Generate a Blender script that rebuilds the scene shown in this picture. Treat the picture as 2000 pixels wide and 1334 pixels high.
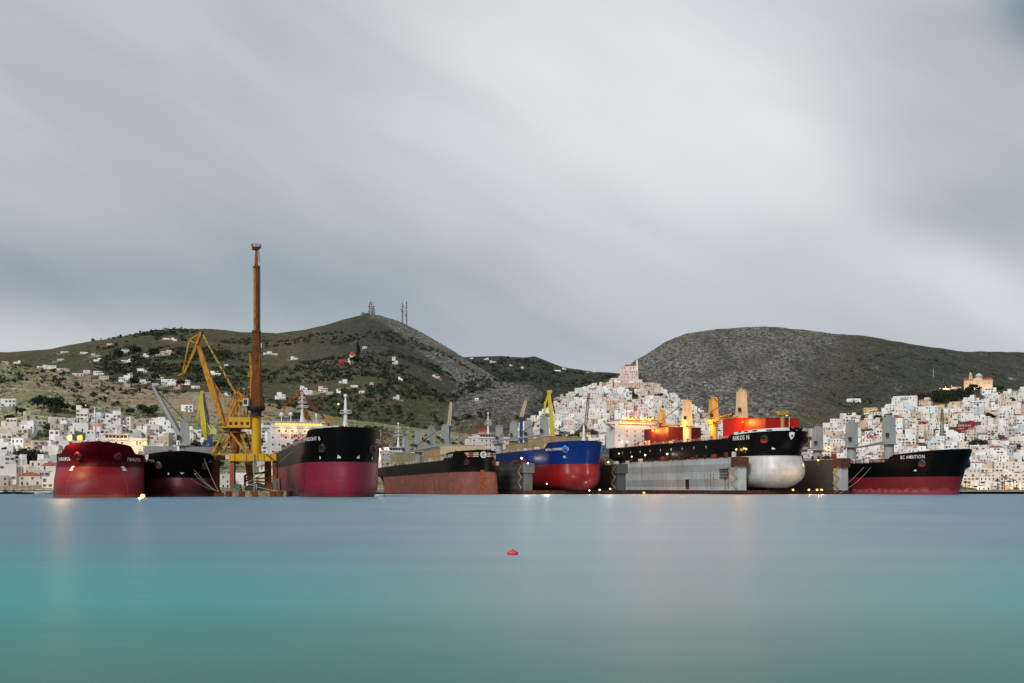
import bpy, math, random
import numpy as np
from mathutils import Vector, Matrix
R = math.radians
scene = bpy.context.scene
for o in list(bpy.data.objects): bpy.data.objects.remove(o)
COL = scene.collection
# ---------------- camera
F = 1900.0; HY = 953.0; CH = 3.5          # focal length in photo pixels, horizon row, eye height (m)
cam = bpy.data.cameras.new('camera'); co = bpy.data.objects.new('camera', cam); COL.objects.link(co)
co.location = (0, 0, CH); co.rotation_euler = (R(90), 0, 0)
cam.sensor_width = 36; cam.lens = 36 * F / 2000; cam.shift_y = (HY - 667) / 2000
cam.clip_start = 0.5; cam.clip_end = 30000
scene.camera = co
scene.render.resolution_x = 1024; scene.render.resolution_y = 683
scene.view_settings.view_transform = 'Standard'; scene.view_settings.look = 'None'
scene.view_settings.exposure = 0.0; scene.view_settings.gamma = 1
# ---------------- node helper
class NT:
    def __init__(s, tree): s.t = tree; s.n = tree.nodes; s.l = tree.links
    def new(s, kind, **k):
        n = s.n.new(kind)
        for a, v in k.items(): setattr(n, a, v)
        return n
    def link(s, a, b): s.l.new(a, b)
    def val(s, sock, v):
        if isinstance(v, bpy.types.NodeSocket): s.l.new(v, sock)
        else:
            try: sock.default_value = v
            except Exception: sock.default_value = (v[0], v[1], v[2], 1)
    def math(s, op, a, b=0.0, c=None, clamp=False):
        n = s.n.new('ShaderNodeMath'); n.operation = op; n.use_clamp = clamp
        s.val(n.inputs[0], a); s.val(n.inputs[1], b)
        if c is not None: s.val(n.inputs[2], c)
        return n.outputs[0]
    def mix(s, f, a, b, mode='MIX'):
        n = s.n.new('ShaderNodeMixRGB'); n.blend_type = mode
        s.val(n.inputs[0], f)
        for i, v in ((1, a), (2, b)):
            if isinstance(v, bpy.types.NodeSocket): s.l.new(v, n.inputs[i])
            else: n.inputs[i].default_value = (v[0], v[1], v[2], 1)
        return n.outputs[0]
    def noise(s, vec, scale, detail=3, rough=0.5, dist=0.0):
        n = s.n.new('ShaderNodeTexNoise'); n.inputs['Scale'].default_value = scale
        n.inputs['Detail'].default_value = detail; n.inputs['Roughness'].default_value = rough
        n.inputs['Distortion'].default_value = dist
        if vec is not None: s.l.new(vec, n.inputs['Vector'])
        return n.outputs['Fac']
    def ramp(s, fac, stops, interp='LINEAR'):
        n = s.n.new('ShaderNodeValToRGB'); n.color_ramp.interpolation = interp
        el = n.color_ramp.elements
        while len(el) < len(stops): el.new(0.5)
        for e, (p, c) in zip(el, stops):
            e.position = p; e.color = (c, c, c, 1) if isinstance(c, (int, float)) else (c[0], c[1], c[2], 1)
        s.val(n.inputs[0], fac)
        return n.outputs[0]
    def map(s, vec, scale=(1, 1, 1), rot=(0, 0, 0), loc=(0, 0, 0)):
        n = s.n.new('ShaderNodeMapping'); n.inputs['Scale'].default_value = scale
        n.inputs['Rotation'].default_value = rot; n.inputs['Location'].default_value = loc
        s.l.new(vec, n.inputs['Vector']); return n.outputs[0]
# ---------------- world: overcast streaked sky over a Nishita base
SUN_EL, SUN_AZ = R(34), R(207)            # soft sun behind the camera, a little to the left
w = bpy.data.worlds.new("World"); scene.world = w; w.use_nodes = True
t = NT(w.node_tree); t.n.clear()
out = t.new('ShaderNodeOutputWorld'); bg = t.new('ShaderNodeBackground')
sky = t.new('ShaderNodeTexSky', sky_type='NISHITA', sun_disc=False, sun_elevation=SUN_EL, sun_rotation=SUN_AZ)
geo = t.new('ShaderNodeTexCoord'); sep = t.new('ShaderNodeSeparateXYZ'); t.link(geo.outputs['Generated'], sep.inputs[0])
AZ = t.math('MULTIPLY', t.math('ARCTAN2', sep.outputs[0], sep.outputs[1]), 57.2958)     # degrees, 0 = ahead
EL = t.math('MULTIPLY', t.math('ARCSINE', sep.outputs[2]), 57.2958)
nv = t.n.new('ShaderNodeCombineXYZ'); t.val(nv.inputs[0], t.math('MULTIPLY', AZ, 0.02)); t.val(nv.inputs[1], t.math('MULTIPLY', EL, 0.05))
wob = t.noise(nv.outputs[0], 1.3, 2, 0.5)
wob = t.math('SUBTRACT', wob, 0.5)
AZw = t.math('ADD', AZ, t.math('MULTIPLY', wob, 9.0)); ELw = t.math('ADD', EL, t.math('MULTIPLY', wob, 5.0))
def pxaz(px): return math.degrees(math.atan((px - 1000) / F))
def pxel(px, py): return math.degrees(math.atan((HY - py) / F * math.cos(math.atan((px - 1000) / F))))
def blob(px, py, sx, sy, ang, amp):
    a0, e0 = pxaz(px), pxel(px, py); ca, sa = math.cos(R(ang)), math.sin(R(ang))
    du = t.math('SUBTRACT', AZw, a0); dv = t.math('SUBTRACT', ELw, e0)
    u = t.math('ADD', t.math('MULTIPLY', du, ca / sx), t.math('MULTIPLY', dv, sa / sx))
    v = t.math('ADD', t.math('MULTIPLY', du, -sa / sy), t.math('MULTIPLY', dv, ca / sy))
    r2 = t.math('ADD', t.math('MULTIPLY', u, u), t.math('MULTIPLY', v, v))
    g = t.math('POWER', 2.71828, t.math('MULTIPLY', r2, -1.0))
    return t.math('MULTIPLY', g, amp)
SKYB = [  # px, py, half widths in degrees, tilt, amplitude (linear brightness)
    (1180, 170, 13, 8, -18, 0.25), (1450, 260, 10, 5, -38, 0.09), (1800, 520, 12, 1.7, -38, 0.12), (1650, 330, 9, 1.2, -40, 0.05), (820, 370, 8, 2.4, -18, 0.05),
    (300, 250, 11, 6, 0, -0.035), (150, 545, 16, 2.6, -6, -0.15), (700, 560, 12, 3.5, -6, -0.08), (1000, 500, 10, 4, -10, -0.05),
    (60, 640, 9, 1.6, -4, 0.15), (1850, 420, 7, 2.0, -8, -0.12), (1850, 160, 5, 7, 10, -0.05), (1995, 40, 1.6, 2.5, 20, -0.22),
    (1250, 560, 9, 2.5, -20, 0.03), (1050, 690, 10, 1.6, 0, -0.05), (60, 60, 8, 5, 0, 0.02), (1960, 560, 5, 2.0, -20, 0.06), (950, 60, 9, 4, 0, 0.02)]
tot = 0.525
for b in SKYB: tot = t.math('ADD', tot, blob(*b))
rot = t.math('ADD', t.math('MULTIPLY', AZ, math.sin(R(24))), t.math('MULTIPLY', EL, math.cos(R(24))))
rot2 = t.math('SUBTRACT', t.math('MULTIPLY', AZ, math.cos(R(24))), t.math('MULTIPLY', EL, math.sin(R(24))))
sv = t.n.new('ShaderNodeCombineXYZ'); t.val(sv.inputs[0], t.math('MULTIPLY', rot2, 0.028)); t.val(sv.inputs[1], t.math('MULTIPLY', rot, 0.11))
streak = t.noise(sv.outputs[0], 2.2, 4, 0.45, 0.4)
tot = t.math('ADD', tot, t.math('MULTIPLY', t.math('SUBTRACT', streak, 0.5), 0.22))
tot = t.math('MAXIMUM', tot, 0.12)
cr = t.ramp(tot, [(0.0, (0.05, 0.08, 0.11)), (0.22, (0.17, 0.235, 0.29)), (0.36, (0.33, 0.388, 0.435)), (0.5, (0.477, 0.517, 0.548)), (0.75, (0.745, 0.772, 0.785)), (1.0, (0.95, 0.96, 0.97))])
warm = t.ramp(t.noise(nv.outputs[0], 3.0, 2), [(0.4, (1, 1, 1)), (0.62, (1.015, 1.0, 0.985))])
cr = t.mix(1.0, cr, warm, 'MULTIPLY')
skm = t.mix(1.0, sky.outputs[0], (0.10, 0.10, 0.10), 'MULTIPLY')
fin = t.mix(0.93, skm, cr)
t.link(fin, bg.inputs[0]); bg.inputs[1].default_value = 1.0
t.link(bg.outputs[0], out.inputs[0])
# ---------------- sun (overcast: weak and very soft)
sl = bpy.data.lights.new('sun', 'SUN'); sl.energy = 2.4; sl.angle = R(14); sl.color = (1.0, 0.965, 0.92)
so = bpy.data.objects.new('sun', sl); COL.objects.link(so)
sd = Vector((math.sin(SUN_AZ) * math.cos(SUN_EL), math.cos(SUN_AZ) * math.cos(SUN_EL), math.sin(SUN_EL)))
so.rotation_euler = sd.to_track_quat('Z', 'Y').to_euler(); so.location = (0, -50, 80)
# ---------------- generic helpers
def P(px, py, d): return Vector(((px - 1000) / F * d, d, CH + (HY - py) / F * d))
def PX(v): return (1000 + F * v[0] / v[1], HY - F * (v[2] - CH) / v[1])
def tag(o, label=None, cat=None, group=None, kind=None):
    if label: o['label'] = label
    if cat: o['category'] = cat
    if group: o['group'] = group
    if kind: o['kind'] = kind
    return o
def empty(name, loc, rz=0.0, label=None, cat=None, group=None):
    o = bpy.data.objects.new(name, None); COL.objects.link(o); o.location = loc; o.rotation_euler = (0, 0, rz)
    o.empty_display_size = 0.5
    return tag(o, label, cat, group)
def mesh_obj(name, me, parent=None):
    o = bpy.data.objects.new(name, me); COL.objects.link(o)
    if parent is not None: o.parent = parent
    return o
def world_mat(o):
    m = Matrix.Identity(4)
    while o is not None:
        m = (Matrix.Translation(o.location) @ o.rotation_euler.to_matrix().to_4x4()) @ m
        o = o.parent
    return m
class MB:
    def __init__(s): s.v = []; s.f = []; s.m = []; s.sm = []
    def add(s, vs, fs, m=0, smooth=False):
        b = len(s.v); s.v.extend([tuple(v) for v in vs])
        for f in fs: s.f.append(tuple(b + i for i in f)); s.m.append(m); s.sm.append(smooth)
        return s
    def box(s, c, sz, rz=0, m=0, top=None):
        hx, hy, hz = sz[0] / 2, sz[1] / 2, sz[2] / 2
        tx, ty = (hx, hy) if top is None else (hx * top[0], hy * top[1])
        p = [(-hx, -hy, -hz), (hx, -hy, -hz), (hx, hy, -hz), (-hx, hy, -hz), (-tx, -ty, hz), (tx, -ty, hz), (tx, ty, hz), (-tx, ty, hz)]
        ca, sa = math.cos(rz), math.sin(rz)
        p = [(c[0] + x * ca - y * sa, c[1] + x * sa + y * ca, c[2] + z) for x, y, z in p]
        return s.add(p, [(0, 3, 2, 1), (4, 5, 6, 7), (0, 1, 5, 4), (1, 2, 6, 5), (2, 3, 7, 6), (3, 0, 4, 7)], m)
    def b2(s, a, b, m=0):      # box from min / max corner
        return s.box([(a[i] + b[i]) / 2 for i in range(3)], [abs(b[i] - a[i]) for i in range(3)], 0, m)
    def beam(s, p, q, w, h=None, w2=None, h2=None, m=0, side=None):
        p, q = Vector(p), Vector(q); h = h or w; w2 = w2 or w; h2 = h2 or h
        d = (q - p).normalized(); sd = Vector(side) if side is not None else Vector((0, 1, 0))
        if abs(d.dot(sd)) > .95: sd = Vector((1, 0, 0))
        a = (sd - d * sd.dot(d)).normalized(); b = d.cross(a)
        vs = [p + a * x * h / 2 + b * y * w / 2 for x, y in ((-1, -1), (1, -1), (1, 1), (-1, 1))] + \
             [q + a * x * h2 / 2 + b * y * w2 / 2 for x, y in ((-1, -1), (1, -1), (1, 1), (-1, 1))]
        return s.add(vs, [(0, 3, 2, 1), (4, 5, 6, 7), (0, 1, 5, 4), (1, 2, 6, 5), (2, 3, 7, 6), (3, 0, 4, 7)], m)
    def tube(s, p, q, r, r2=None, n=8, m=0):
        p, q = Vector(p), Vector(q); r2 = r if r2 is None else r2
        d = (q - p).normalized(); a = Vector((0, 0, 1)) if abs(d.z) < .9 else Vector((1, 0, 0))
        a = (a - d * a.dot(d)).normalized(); b = d.cross(a)
        vs = []
        for c, rr in ((p, r), (q, r2)):
            for i in range(n):
                an = 2 * math.pi * i / n; vs.append(c + a * math.cos(an) * rr + b * math.sin(an) * rr)
        fs = [(i, (i + 1) % n, n + (i + 1) % n, n + i) for i in range(n)]
        s.add(vs, fs, m, True)
        return s.add(vs, [tuple(range(n))[::-1], tuple(range(n, 2 * n))], m)
    def lathe(s, c, prof, n=16, m=0, smooth=True):
        vs = []
        for r, z in prof:
            for i in range(n):
                an = 2 * math.pi * i / n; vs.append((c[0] + r * math.cos(an), c[1] + r * math.sin(an), c[2] + z))
        fs = []
        for k in range(len(prof) - 1):
            for i in range(n): fs.append((k * n + i, k * n + (i + 1) % n, (k + 1) * n + (i + 1) % n, (k + 1) * n + i))
        s.add(vs, fs, m, smooth)
        k = (len(prof) - 1) * n
        return s.add(vs, [tuple(range(n))[::-1], tuple(range(k, k + n))], m)
    def prism(s, poly, z0, z1, m=0):
        n = len(poly)
        vs = [(x, y, z0) for x, y in poly] + [(x, y, z1) for x, y in poly]
        return s.add(vs, [tuple(range(n))[::-1], tuple(range(n, 2 * n))] + [(i, (i + 1) % n, n + (i + 1) % n, n + i) for i in range(n)], m)
    def rail(s, pts, h=1.1, r=0.06, step=2.5, m=0):
        for a, b in zip(pts[:-1], pts[1:]):
            a, b = Vector(a), Vector(b); L = (b - a).length; n = max(1, int(L / step))
            for z in (h, h * .5): s.beam(a + Vector((0, 0, z)), b + Vector((0, 0, z)), r, r, m=m)
            for i in range(n + 1):
                p = a.lerp(b, i / n); s.beam(p, p + Vector((0, 0, h)), r, r, m=m)
        return s
    def lattice(s, p, q, w0, w1, r=0.1, bays=8, m=0):
        p, q = Vector(p), Vector(q); d = (q - p).normalized()
        a = Vector((0, 1, 0)) if abs(d.y) < .9 else Vector((1, 0, 0)); a = (a - d * a.dot(d)).normalized(); b = d.cross(a)
        cor = lambda k, f: p.lerp(q, f) + (a * (-1, 1, 1, -1)[k] + b * (-1, -1, 1, 1)[k]) * (w0 + (w1 - w0) * f) / 2
        for k in range(4):
            s.beam(cor(k, 0), cor(k, 1), r * 1.4)
            for i in range(bays):
                f0, f1 = i / bays, (i + 1) / bays
                s.beam(cor(k, f0), cor((k + 1) % 4, f1), r); s.beam(cor(k, f1), cor((k + 1) % 4, f1), r)
        return s
    def mesh(s, name, mats):
        me = bpy.data.meshes.new(name); me.from_pydata(s.v, [], s.f)
        for mt in (mats if isinstance(mats, (list, tuple)) else [mats]): me.materials.append(mt)
        me.polygons.foreach_set('material_index', s.m); me.polygons.foreach_set('use_smooth', s.sm); me.update()
        return me
    def build(s, name, mats, parent=None, world=False):
        if world and parent is not None:
            inv = world_mat(parent).inverted(); s.v = [tuple(inv @ Vector(v)) for v in s.v]
        return mesh_obj(name, s.mesh(name, mats), parent)
def text_mesh(body, h):
    cu = bpy.data.curves.new('lettering', 'FONT'); cu.body = body; cu.size = h * 1.38; cu.align_x = 'CENTER'; cu.resolution_u = 2; cu.offset = h * 0.012; cu.space_character = 1.12
    o = bpy.data.objects.new('tmp', cu); COL.objects.link(o)
    dg = bpy.context.evaluated_depsgraph_get(); me = o.evaluated_get(dg).to_mesh()
    vs = [tuple(v.co) for v in me.vertices]; fs = [tuple(p.vertices) for p in me.polygons]
    o.evaluated_get(dg).to_mesh_clear(); bpy.data.objects.remove(o); bpy.data.curves.remove(cu)
    return vs, fs
# ---------------- materials
MATS = {}
def bsdf(name):
    m = bpy.data.materials.new(name); m.use_nodes = True; t = NT(m.node_tree); b = m.node_tree.nodes['Principled BSDF']
    return m, t, b
def plain(name, col, rough=0.7, metal=0.0, var=0.15, scale=0.6):
    if name in MATS: return MATS[name]
    m, t, b = bsdf(name); tc = t.new('ShaderNodeTexCoord')
    n = t.noise(tc.outputs['Object'], scale, 4, 0.6)
    k = t.ramp(n, [(0.3, 1 - var), (0.7, 1 + var * 0.4)])
    t.link(t.mix(1.0, col, k, 'MULTIPLY'), b.inputs['Base Color'])
    b.inputs['Roughness'].default_value = rough; b.inputs['Metallic'].default_value = metal
    MATS[name] = m; return m
def steel(name, col, rust=(0.12, 0.035, 0.012), amt=0.35, rough=0.45, streak=0.5, scale=0.25, plates=0.0, spec=0.22, dirt=(0.05, 0.04, 0.03), dirtamt=0.25, grain=(1.3, 1.3, 0.12), wl=None):
    """painted steel: vertical rust streaks, blotches, grime and faint plate seams, in object coordinates"""
    if name in MATS: return MATS[name]
    m, t, b = bsdf(name); tc = t.new('ShaderNodeTexCoord'); ob = tc.outputs['Object']
    st = t.noise(t.map(ob, grain), 1.0, 5, 0.65)
    bl = t.noise(ob, scale, 5, 0.65, 0.3)
    f = t.math('ADD', t.math('MULTIPLY', st, streak), t.math('MULTIPLY', bl, 1 - streak))
    f = t.ramp(f, [(0.62 - amt * 0.28, 0.0), (0.74 - amt * 0.22, 1.0)])
    g = t.ramp(t.noise(t.map(ob, (0.5, 0.5, 0.07)), 1.0, 3, 0.6), [(0.35, 0.0), (0.75, dirtamt)])
    var = t.ramp(t.noise(ob, 0.09, 3), [(0.3, 0.86), (0.7, 1.1)])
    c = t.mix(1.0, col, var, 'MULTIPLY')
    c = t.mix(g, c, dirt); c = t.mix(t.math('MULTIPLY', f, min(1, amt * 2)), c, rust)
    if plates:
        br = t.new('ShaderNodeTexBrick'); br.inputs['Scale'].default_value = 1.0; br.inputs['Brick Width'].default_value = plates; br.inputs['Row Height'].default_value = plates * 0.28
        br.inputs['Mortar Size'].default_value = 0.06; br.inputs['Color1'].default_value = (1, 1, 1, 1); br.inputs['Color2'].default_value = (0.9, 0.9, 0.9, 1); br.inputs['Mortar'].default_value = (0.62, 0.6, 0.6, 1)
        sp = t.new('ShaderNodeSeparateXYZ'); t.link(ob, sp.inputs[0]); cb = t.new('ShaderNodeCombineXYZ')
        t.link(sp.outputs[0], cb.inputs[0]); t.link(sp.outputs[2], cb.inputs[1]); t.link(cb.outputs[0], br.inputs['Vector'])
        c = t.mix(0.8, c, t.mix(1.0, c, br.outputs[0], 'MULTIPLY'))
    if wl:      # worn, stained band at the waterline with a ragged upper edge
        s2_ = t.new('ShaderNodeSeparateXYZ'); t.link(ob, s2_.inputs[0])
        hh_ = t.math('ADD', s2_.outputs[2], t.math('MULTIPLY', t.math('SUBTRACT', t.noise(t.map(ob, (.25, .25, .5)), 1.0, 5, .7), .5), wl[1] * 2.2))
        c = t.mix(t.ramp(t.math('DIVIDE', hh_, wl[1]), [(.7, .75), (1.0, 0.0)]), c, wl[0])
        sc_ = t.ramp(t.noise(t.map(ob, (.06, .06, .55)), 1.0, 5, .75), [(.56, 0.0), (.68, .3)]); c = t.mix(sc_, c, [min(1, x * 1.5 + .015) for x in col])
    t.link(c, b.inputs['Base Color'])
    r = t.math('ADD', t.math('MULTIPLY', f, 0.35), rough, clamp=True); t.link(r, b.inputs['Roughness'])
    b.inputs['Specular IOR Level'].default_value = spec
    bu = t.new('ShaderNodeBump'); bu.inputs['Strength'].default_value = 0.12; bu.inputs['Distance'].default_value = 0.5
    t.link(t.noise(ob, 0.22, 2), bu.inputs['Height']); t.link(bu.outputs[0], b.inputs['Normal'])
    MATS[name] = m; return m
def glow(name, col, strength):
    if name in MATS: return MATS[name]
    m = bpy.data.materials.new(name); m.use_nodes = True; t = NT(m.node_tree); t.n.clear()
    e = t.new('ShaderNodeEmission'); e.inputs[0].default_value = (*col, 1); e.inputs[1].default_value = strength
    o = t.new('ShaderNodeOutputMaterial'); t.link(e.outputs[0], o.inputs[0]); MATS[name] = m; return m
# ---------------- terrain
def prof(pts): 
    a = np.array(pts, float); return lambda px: np.interp(px, a[:, 0], a[:, 1])
RID = {   # crest rows in photo pixels per column, depth of the crest (m), depth where the slope starts, exponent
 'A': (prof([(-500, 680), (-300, 690), (0, 706), (60, 716), (130, 735), (250, 764), (330, 774), (420, 772), (520, 790), (600, 800), (700, 818), (820, 834), (950, 848), (1060, 858), (1100, 900), (1120, 975)]),
       prof([(-500, 1050), (0, 1050), (300, 1100), (700, 1200), (1100, 1250)]), prof([(-500, 590), (100, 600), (300, 700), (1100, 850)]), 1.0),
 'B': (prof([(-500, 705), (-100, 692), (0, 688), (100, 682), (200, 666), (260, 654), (330, 642), (400, 640), (470, 647), (540, 652), (600, 642), (650, 630), (700, 618), (715, 615), (740, 617), (780, 629), (820, 648), (860, 671), (900, 694), (940, 718), (980, 742), (1040, 775), (1100, 830), (1150, 975)]),
       prof([(-500, 2200), (300, 2200), (720, 2600), (1100, 2300)]), prof([(-500, 900), (400, 900), (1100, 1100)]), 0.92),
 'C': (prof([(800, 860), (850, 800), (885, 762), (915, 746), (950, 740), (1000, 744), (1035, 750), (1060, 764), (1075, 790), (1095, 830), (1130, 975)]),
       prof([(800, 1700), (1100, 1650)]), prof([(800, 950), (1100, 1000)]), 0.9),
 'D': (prof([(700, 975), (840, 705), (880, 700), (925, 697), (980, 694), (1020, 698), (1045, 696), (1070, 707), (1100, 718), (1140, 724), (1200, 729), (1260, 733), (1350, 760), (1500, 975)]),
       prof([(700, 3500), (1500, 3600)]), prof([(700, 1700), (1500, 1800)]), 1.0),
 'E': (prof([(985, 975), (1020, 835), (1060, 805), (1090, 788), (1130, 766), (1170, 748), (1205, 734), (1225, 727), (1250, 731), (1280, 756), (1330, 786), (1380, 812), (1430, 835), (1520, 975)]),
       prof([(985, 1330), (1225, 1480), (1500, 1330)]), prof([(900, 850), (1500, 850)]), 0.85),
 'F': (prof([(1080, 975), (1150, 815), (1200, 742), (1240, 706), (1260, 696), (1300, 669), (1340, 651), (1400, 641), (1460, 638), (1520, 639), (1580, 646), (1640, 656), (1700, 661), (1760, 671), (1820, 681), (1880, 689), (1940, 691), (2000, 694), (2200, 702), (2500, 690)]),
       prof([(1100, 2500), (1460, 2500), (2500, 2300)]), prof([(1100, 1250), (2500, 1150)]), 1.15),
 'G': (prof([(1440, 975), (1480, 905), (1520, 868), (1560, 842), (1600, 820), (1650, 803), (1700, 794), (1760, 787), (1800, 778), (1850, 768), (1890, 761), (1960, 760), (2050, 752), (2500, 740)]),
       prof([(1440, 1150), (1900, 1250), (2500, 1250)]), prof([(1400, 905), (2500, 905)]), 0.9)}
SHORE = prof([(-500, 585), (110, 585), (190, 700), (260, 735), (700, 735), (1100, 800), (1500, 890), (2500, 890)])
def terrain(px, d, which=False):
    px = np.asarray(px, float); d = np.asarray(d, float)
    sh = SHORE(px)
    base = np.clip((d - sh) * 0.6, -4, 1.6) + np.clip((d - sh - 30) * 0.012, 0, 10)
    hs = []
    for k, (cy, D, d0, g) in RID.items():
        dd, s0 = D(px), d0(px); Hc = np.maximum((HY - cy(px)) / F * dd + CH, -20)
        s = np.clip((d - s0) / (dd - s0), 0, 1) ** g
        # rounded crest
        u = np.clip((d - s0) / (dd - s0), 0, 3)
        back = np.maximum(u - 1, 0) * (dd - s0)
        h = Hc * s - back * 0.3
        hs.append(h)
    hs = np.array(hs); m = np.max(hs, axis=0)
    h = np.maximum(base, m)
    if which: return h, np.argmax(hs, axis=0), m > base
    return h
def _vn(x, y, seed):
    r = np.random.RandomState(seed); G = r.rand(256, 256)
    xi, yi = np.floor(x).astype(int), np.floor(y).astype(int); fx, fy = x - xi, y - yi
    fx = fx * fx * (3 - 2 * fx); fy = fy * fy * (3 - 2 * fy)
    g = lambda a, b: G[a & 255, b & 255]
    return (g(xi, yi) * (1 - fx) + g(xi + 1, yi) * fx) * (1 - fy) + (g(xi, yi + 1) * (1 - fx) + g(xi + 1, yi + 1) * fx) * fy
def fbm(x, y, sc, seed, octv=4):
    s = 0; a = 1; n = 0
    for i in range(octv): s = s + a * _vn(x / sc * 2 ** i, y / sc * 2 ** i, seed + i); n += a; a *= .5
    return s / n - 0.5
def H(px, d):
    px = np.asarray(px, float); d = np.asarray(d, float)
    h, k, up = terrain(px, d, True); X = (px - 1000) / F * d
    crest = np.array([v[1](px) for v in RID.values()])
    rid = 1 - np.abs(fbm(X + d * .25, d * .6, 420, 21, 4)) * 4; gul = fbm(X + d * .35, d * .22, 230, 55, 4); nz = fbm(X, d, 300, 3, 5) * 36 + (rid - .5) * 10 + gul * 48 + fbm(X, d, 60, 11, 3) * 9
    amt = np.clip((h - 6) / 60, 0, 1)
    dcr = np.min(np.abs(crest - d), axis=0)
    amt = amt * (0.3 + 0.7 * np.clip(dcr / 250, 0, 1)) * np.where(k == 4, 0.25, 1.0) * np.where(k == 6, 0.35, 1.0)
    return h + nz * amt
DS = np.concatenate([np.linspace(560, 1300, 190), np.linspace(1305, 2700, 190), np.linspace(2715, 4600, 60)])
def hit(px, py, dmin=560):
    """depth at which the ground seen in column px reaches row py"""
    ds = np.arange(dmin, 4200, 4.0); h = H(np.full_like(ds, px), ds); y = HY - F * (h - CH) / ds
    i = np.argmax(y <= py)
    return (float(ds[i]), float(h[i])) if y[i] <= py else (None, None)
def build_land():
    pxs = np.arange(-420, 2421, 3.0); PXg, Dg = np.meshgrid(pxs, DS); Z = H(PXg, Dg); X = (PXg - 1000) / F * Dg
    _, k, up = terrain(PXg, Dg, True)
    n, m = Z.shape; V = np.stack([X, Dg, Z], -1).reshape(-1, 3)
    idx = np.arange(n * m).reshape(n, m); Q = np.stack([idx[:-1, :-1], idx[:-1, 1:], idx[1:, 1:], idx[1:, :-1]], -1).reshape(-1, 4)
    me = bpy.data.meshes.new('hills'); me.vertices.add(len(V)); me.vertices.foreach_set('co', V.ravel())
    me.loops.add(Q.size); me.loops.foreach_set('vertex_index', Q.ravel()); me.polygons.add(len(Q))
    me.polygons.foreach_set('loop_start', np.arange(0, Q.size, 4)); me.polygons.foreach_set('loop_total', np.full(len(Q), 4))
    me.polygons.foreach_set('use_smooth', np.ones(len(Q), bool))
    me.update(); me.validate()
    PY = HY - F * (Z - CH) / Dg
    sm = lambda a, b, x: np.clip((x - a) / (b - a), 0, 1)
    wob = fbm(X, Dg, 180, 40, 4) * 60
    rock = np.zeros_like(Z); green = np.full_like(Z, 0.5); dark = np.zeros_like(Z)
    isB, isF, isC, isD, isA, isE, isG = [(k == i) for i in (1, 5, 2, 3, 0, 4, 6)]
    # scree flank right of the summit
    line = 722 + (PY - 615) * 1.25
    rock = np.where(isB, sm(-25, 30, PXg - line + wob * .7) * sm(1250, 1500, Dg), rock)
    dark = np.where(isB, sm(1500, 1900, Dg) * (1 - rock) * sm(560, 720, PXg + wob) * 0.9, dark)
    green = np.where(isB, 0.62 - 0.2 * sm(1500, 2300, Dg) + fbm(X, Dg, 300, 60, 3) * .7, green)
    rock = np.where(isC, 0.7 * sm(1050, 1450, Dg) + wob / 60, rock); green = np.where(isC, 0.4, green)
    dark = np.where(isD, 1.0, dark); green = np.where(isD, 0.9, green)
    fr = sm(1720, 1500, PXg + wob + (PY - 720) * 0.7) * sm(1450, 1600, Dg)
    rock = np.where(isF, np.maximum(fr, 0.15 + fbm(X, Dg, 200, 81, 3) * .6), rock)
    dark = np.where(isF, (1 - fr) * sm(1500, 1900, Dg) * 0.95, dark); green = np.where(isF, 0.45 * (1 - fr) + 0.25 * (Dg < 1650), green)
    green = np.where(isA, 0.55 + fbm(X, Dg, 140, 70, 3) * 1.3, green); rock = np.where(isA, 0.12 + np.clip(fbm(X, Dg, 90, 75, 3), 0, 1) * .9, rock)
    green = np.where(isG | isE, 0.5, green); rock = np.where(isE, 0.4, rock)
    ca = me.color_attributes.new('cover', 'FLOAT_COLOR', 'POINT')
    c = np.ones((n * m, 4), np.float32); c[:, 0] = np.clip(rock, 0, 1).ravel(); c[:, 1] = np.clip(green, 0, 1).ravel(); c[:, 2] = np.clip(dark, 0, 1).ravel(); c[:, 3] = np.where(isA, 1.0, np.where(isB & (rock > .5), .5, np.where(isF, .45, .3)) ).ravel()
    ca.data.foreach_set('color', c.ravel())
    m, t, b = bsdf('hillside'); at = t.new('ShaderNodeAttribute', attribute_name='cover'); sp = t.new('ShaderNodeSeparateColor'); t.link(at.outputs['Color'], sp.inputs[0])
    gp = t.new('ShaderNodeNewGeometry'); pos0 = gp.outputs['Position']; pos = t.map(pos0, (1, .38, 1))
    n1 = t.noise(pos, 0.012, 5, 0.6, 0.5); n2 = t.noise(pos, 0.06, 5, 0.7); n3 = t.noise(pos, 0.2, 3, 0.7); n4 = t.noise(pos, 0.45, 2, 0.6)
    gf = t.ramp(t.math('ADD', t.math('MULTIPLY', sp.outputs[1], 0.8), t.math('SUBTRACT', n1, 0.45)), [(0.25, 0.0), (0.62, 1.0)])
    grass = t.mix(n2, (0.045, 0.054, 0.028), (0.115, 0.118, 0.055)); soil = t.mix(n2, (0.085, 0.064, 0.042), (0.185, 0.14, 0.092))
    c = t.mix(gf, soil, grass)
    # dry-stone terraces: thin pale lines following the contour
    sz = t.new('ShaderNodeSeparateXYZ'); t.link(pos0, sz.inputs[0])
    tz = t.math('ADD', t.math('MULTIPLY', sz.outputs[2], 0.16), t.math('MULTIPLY', n1, 5.0))
    fr_ = t.math('FRACT', tz); tl = t.ramp(fr_, [(0.0, 1.0), (0.10, 1.0), (0.2, 0.0), (1.0, 0.0)])
    tm = t.ramp(t.noise(pos, 0.035, 3), [(0.45, 0.0), (0.6, 0.7)])
    c = t.mix(t.math('MULTIPLY', t.math('MULTIPLY', tl, tm), t.ramp(n3, [(0.4, 0.2), (0.6, 1.0)])), c, (0.30, 0.25, 0.19))
    nr = t.noise(pos, 0.15, 4, 0.8); rk = t.mix(t.ramp(nr, [(0.42, 0.0), (0.6, 1.0)]), (0.05, 0.05, 0.043), (0.36, 0.325, 0.285))
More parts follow.
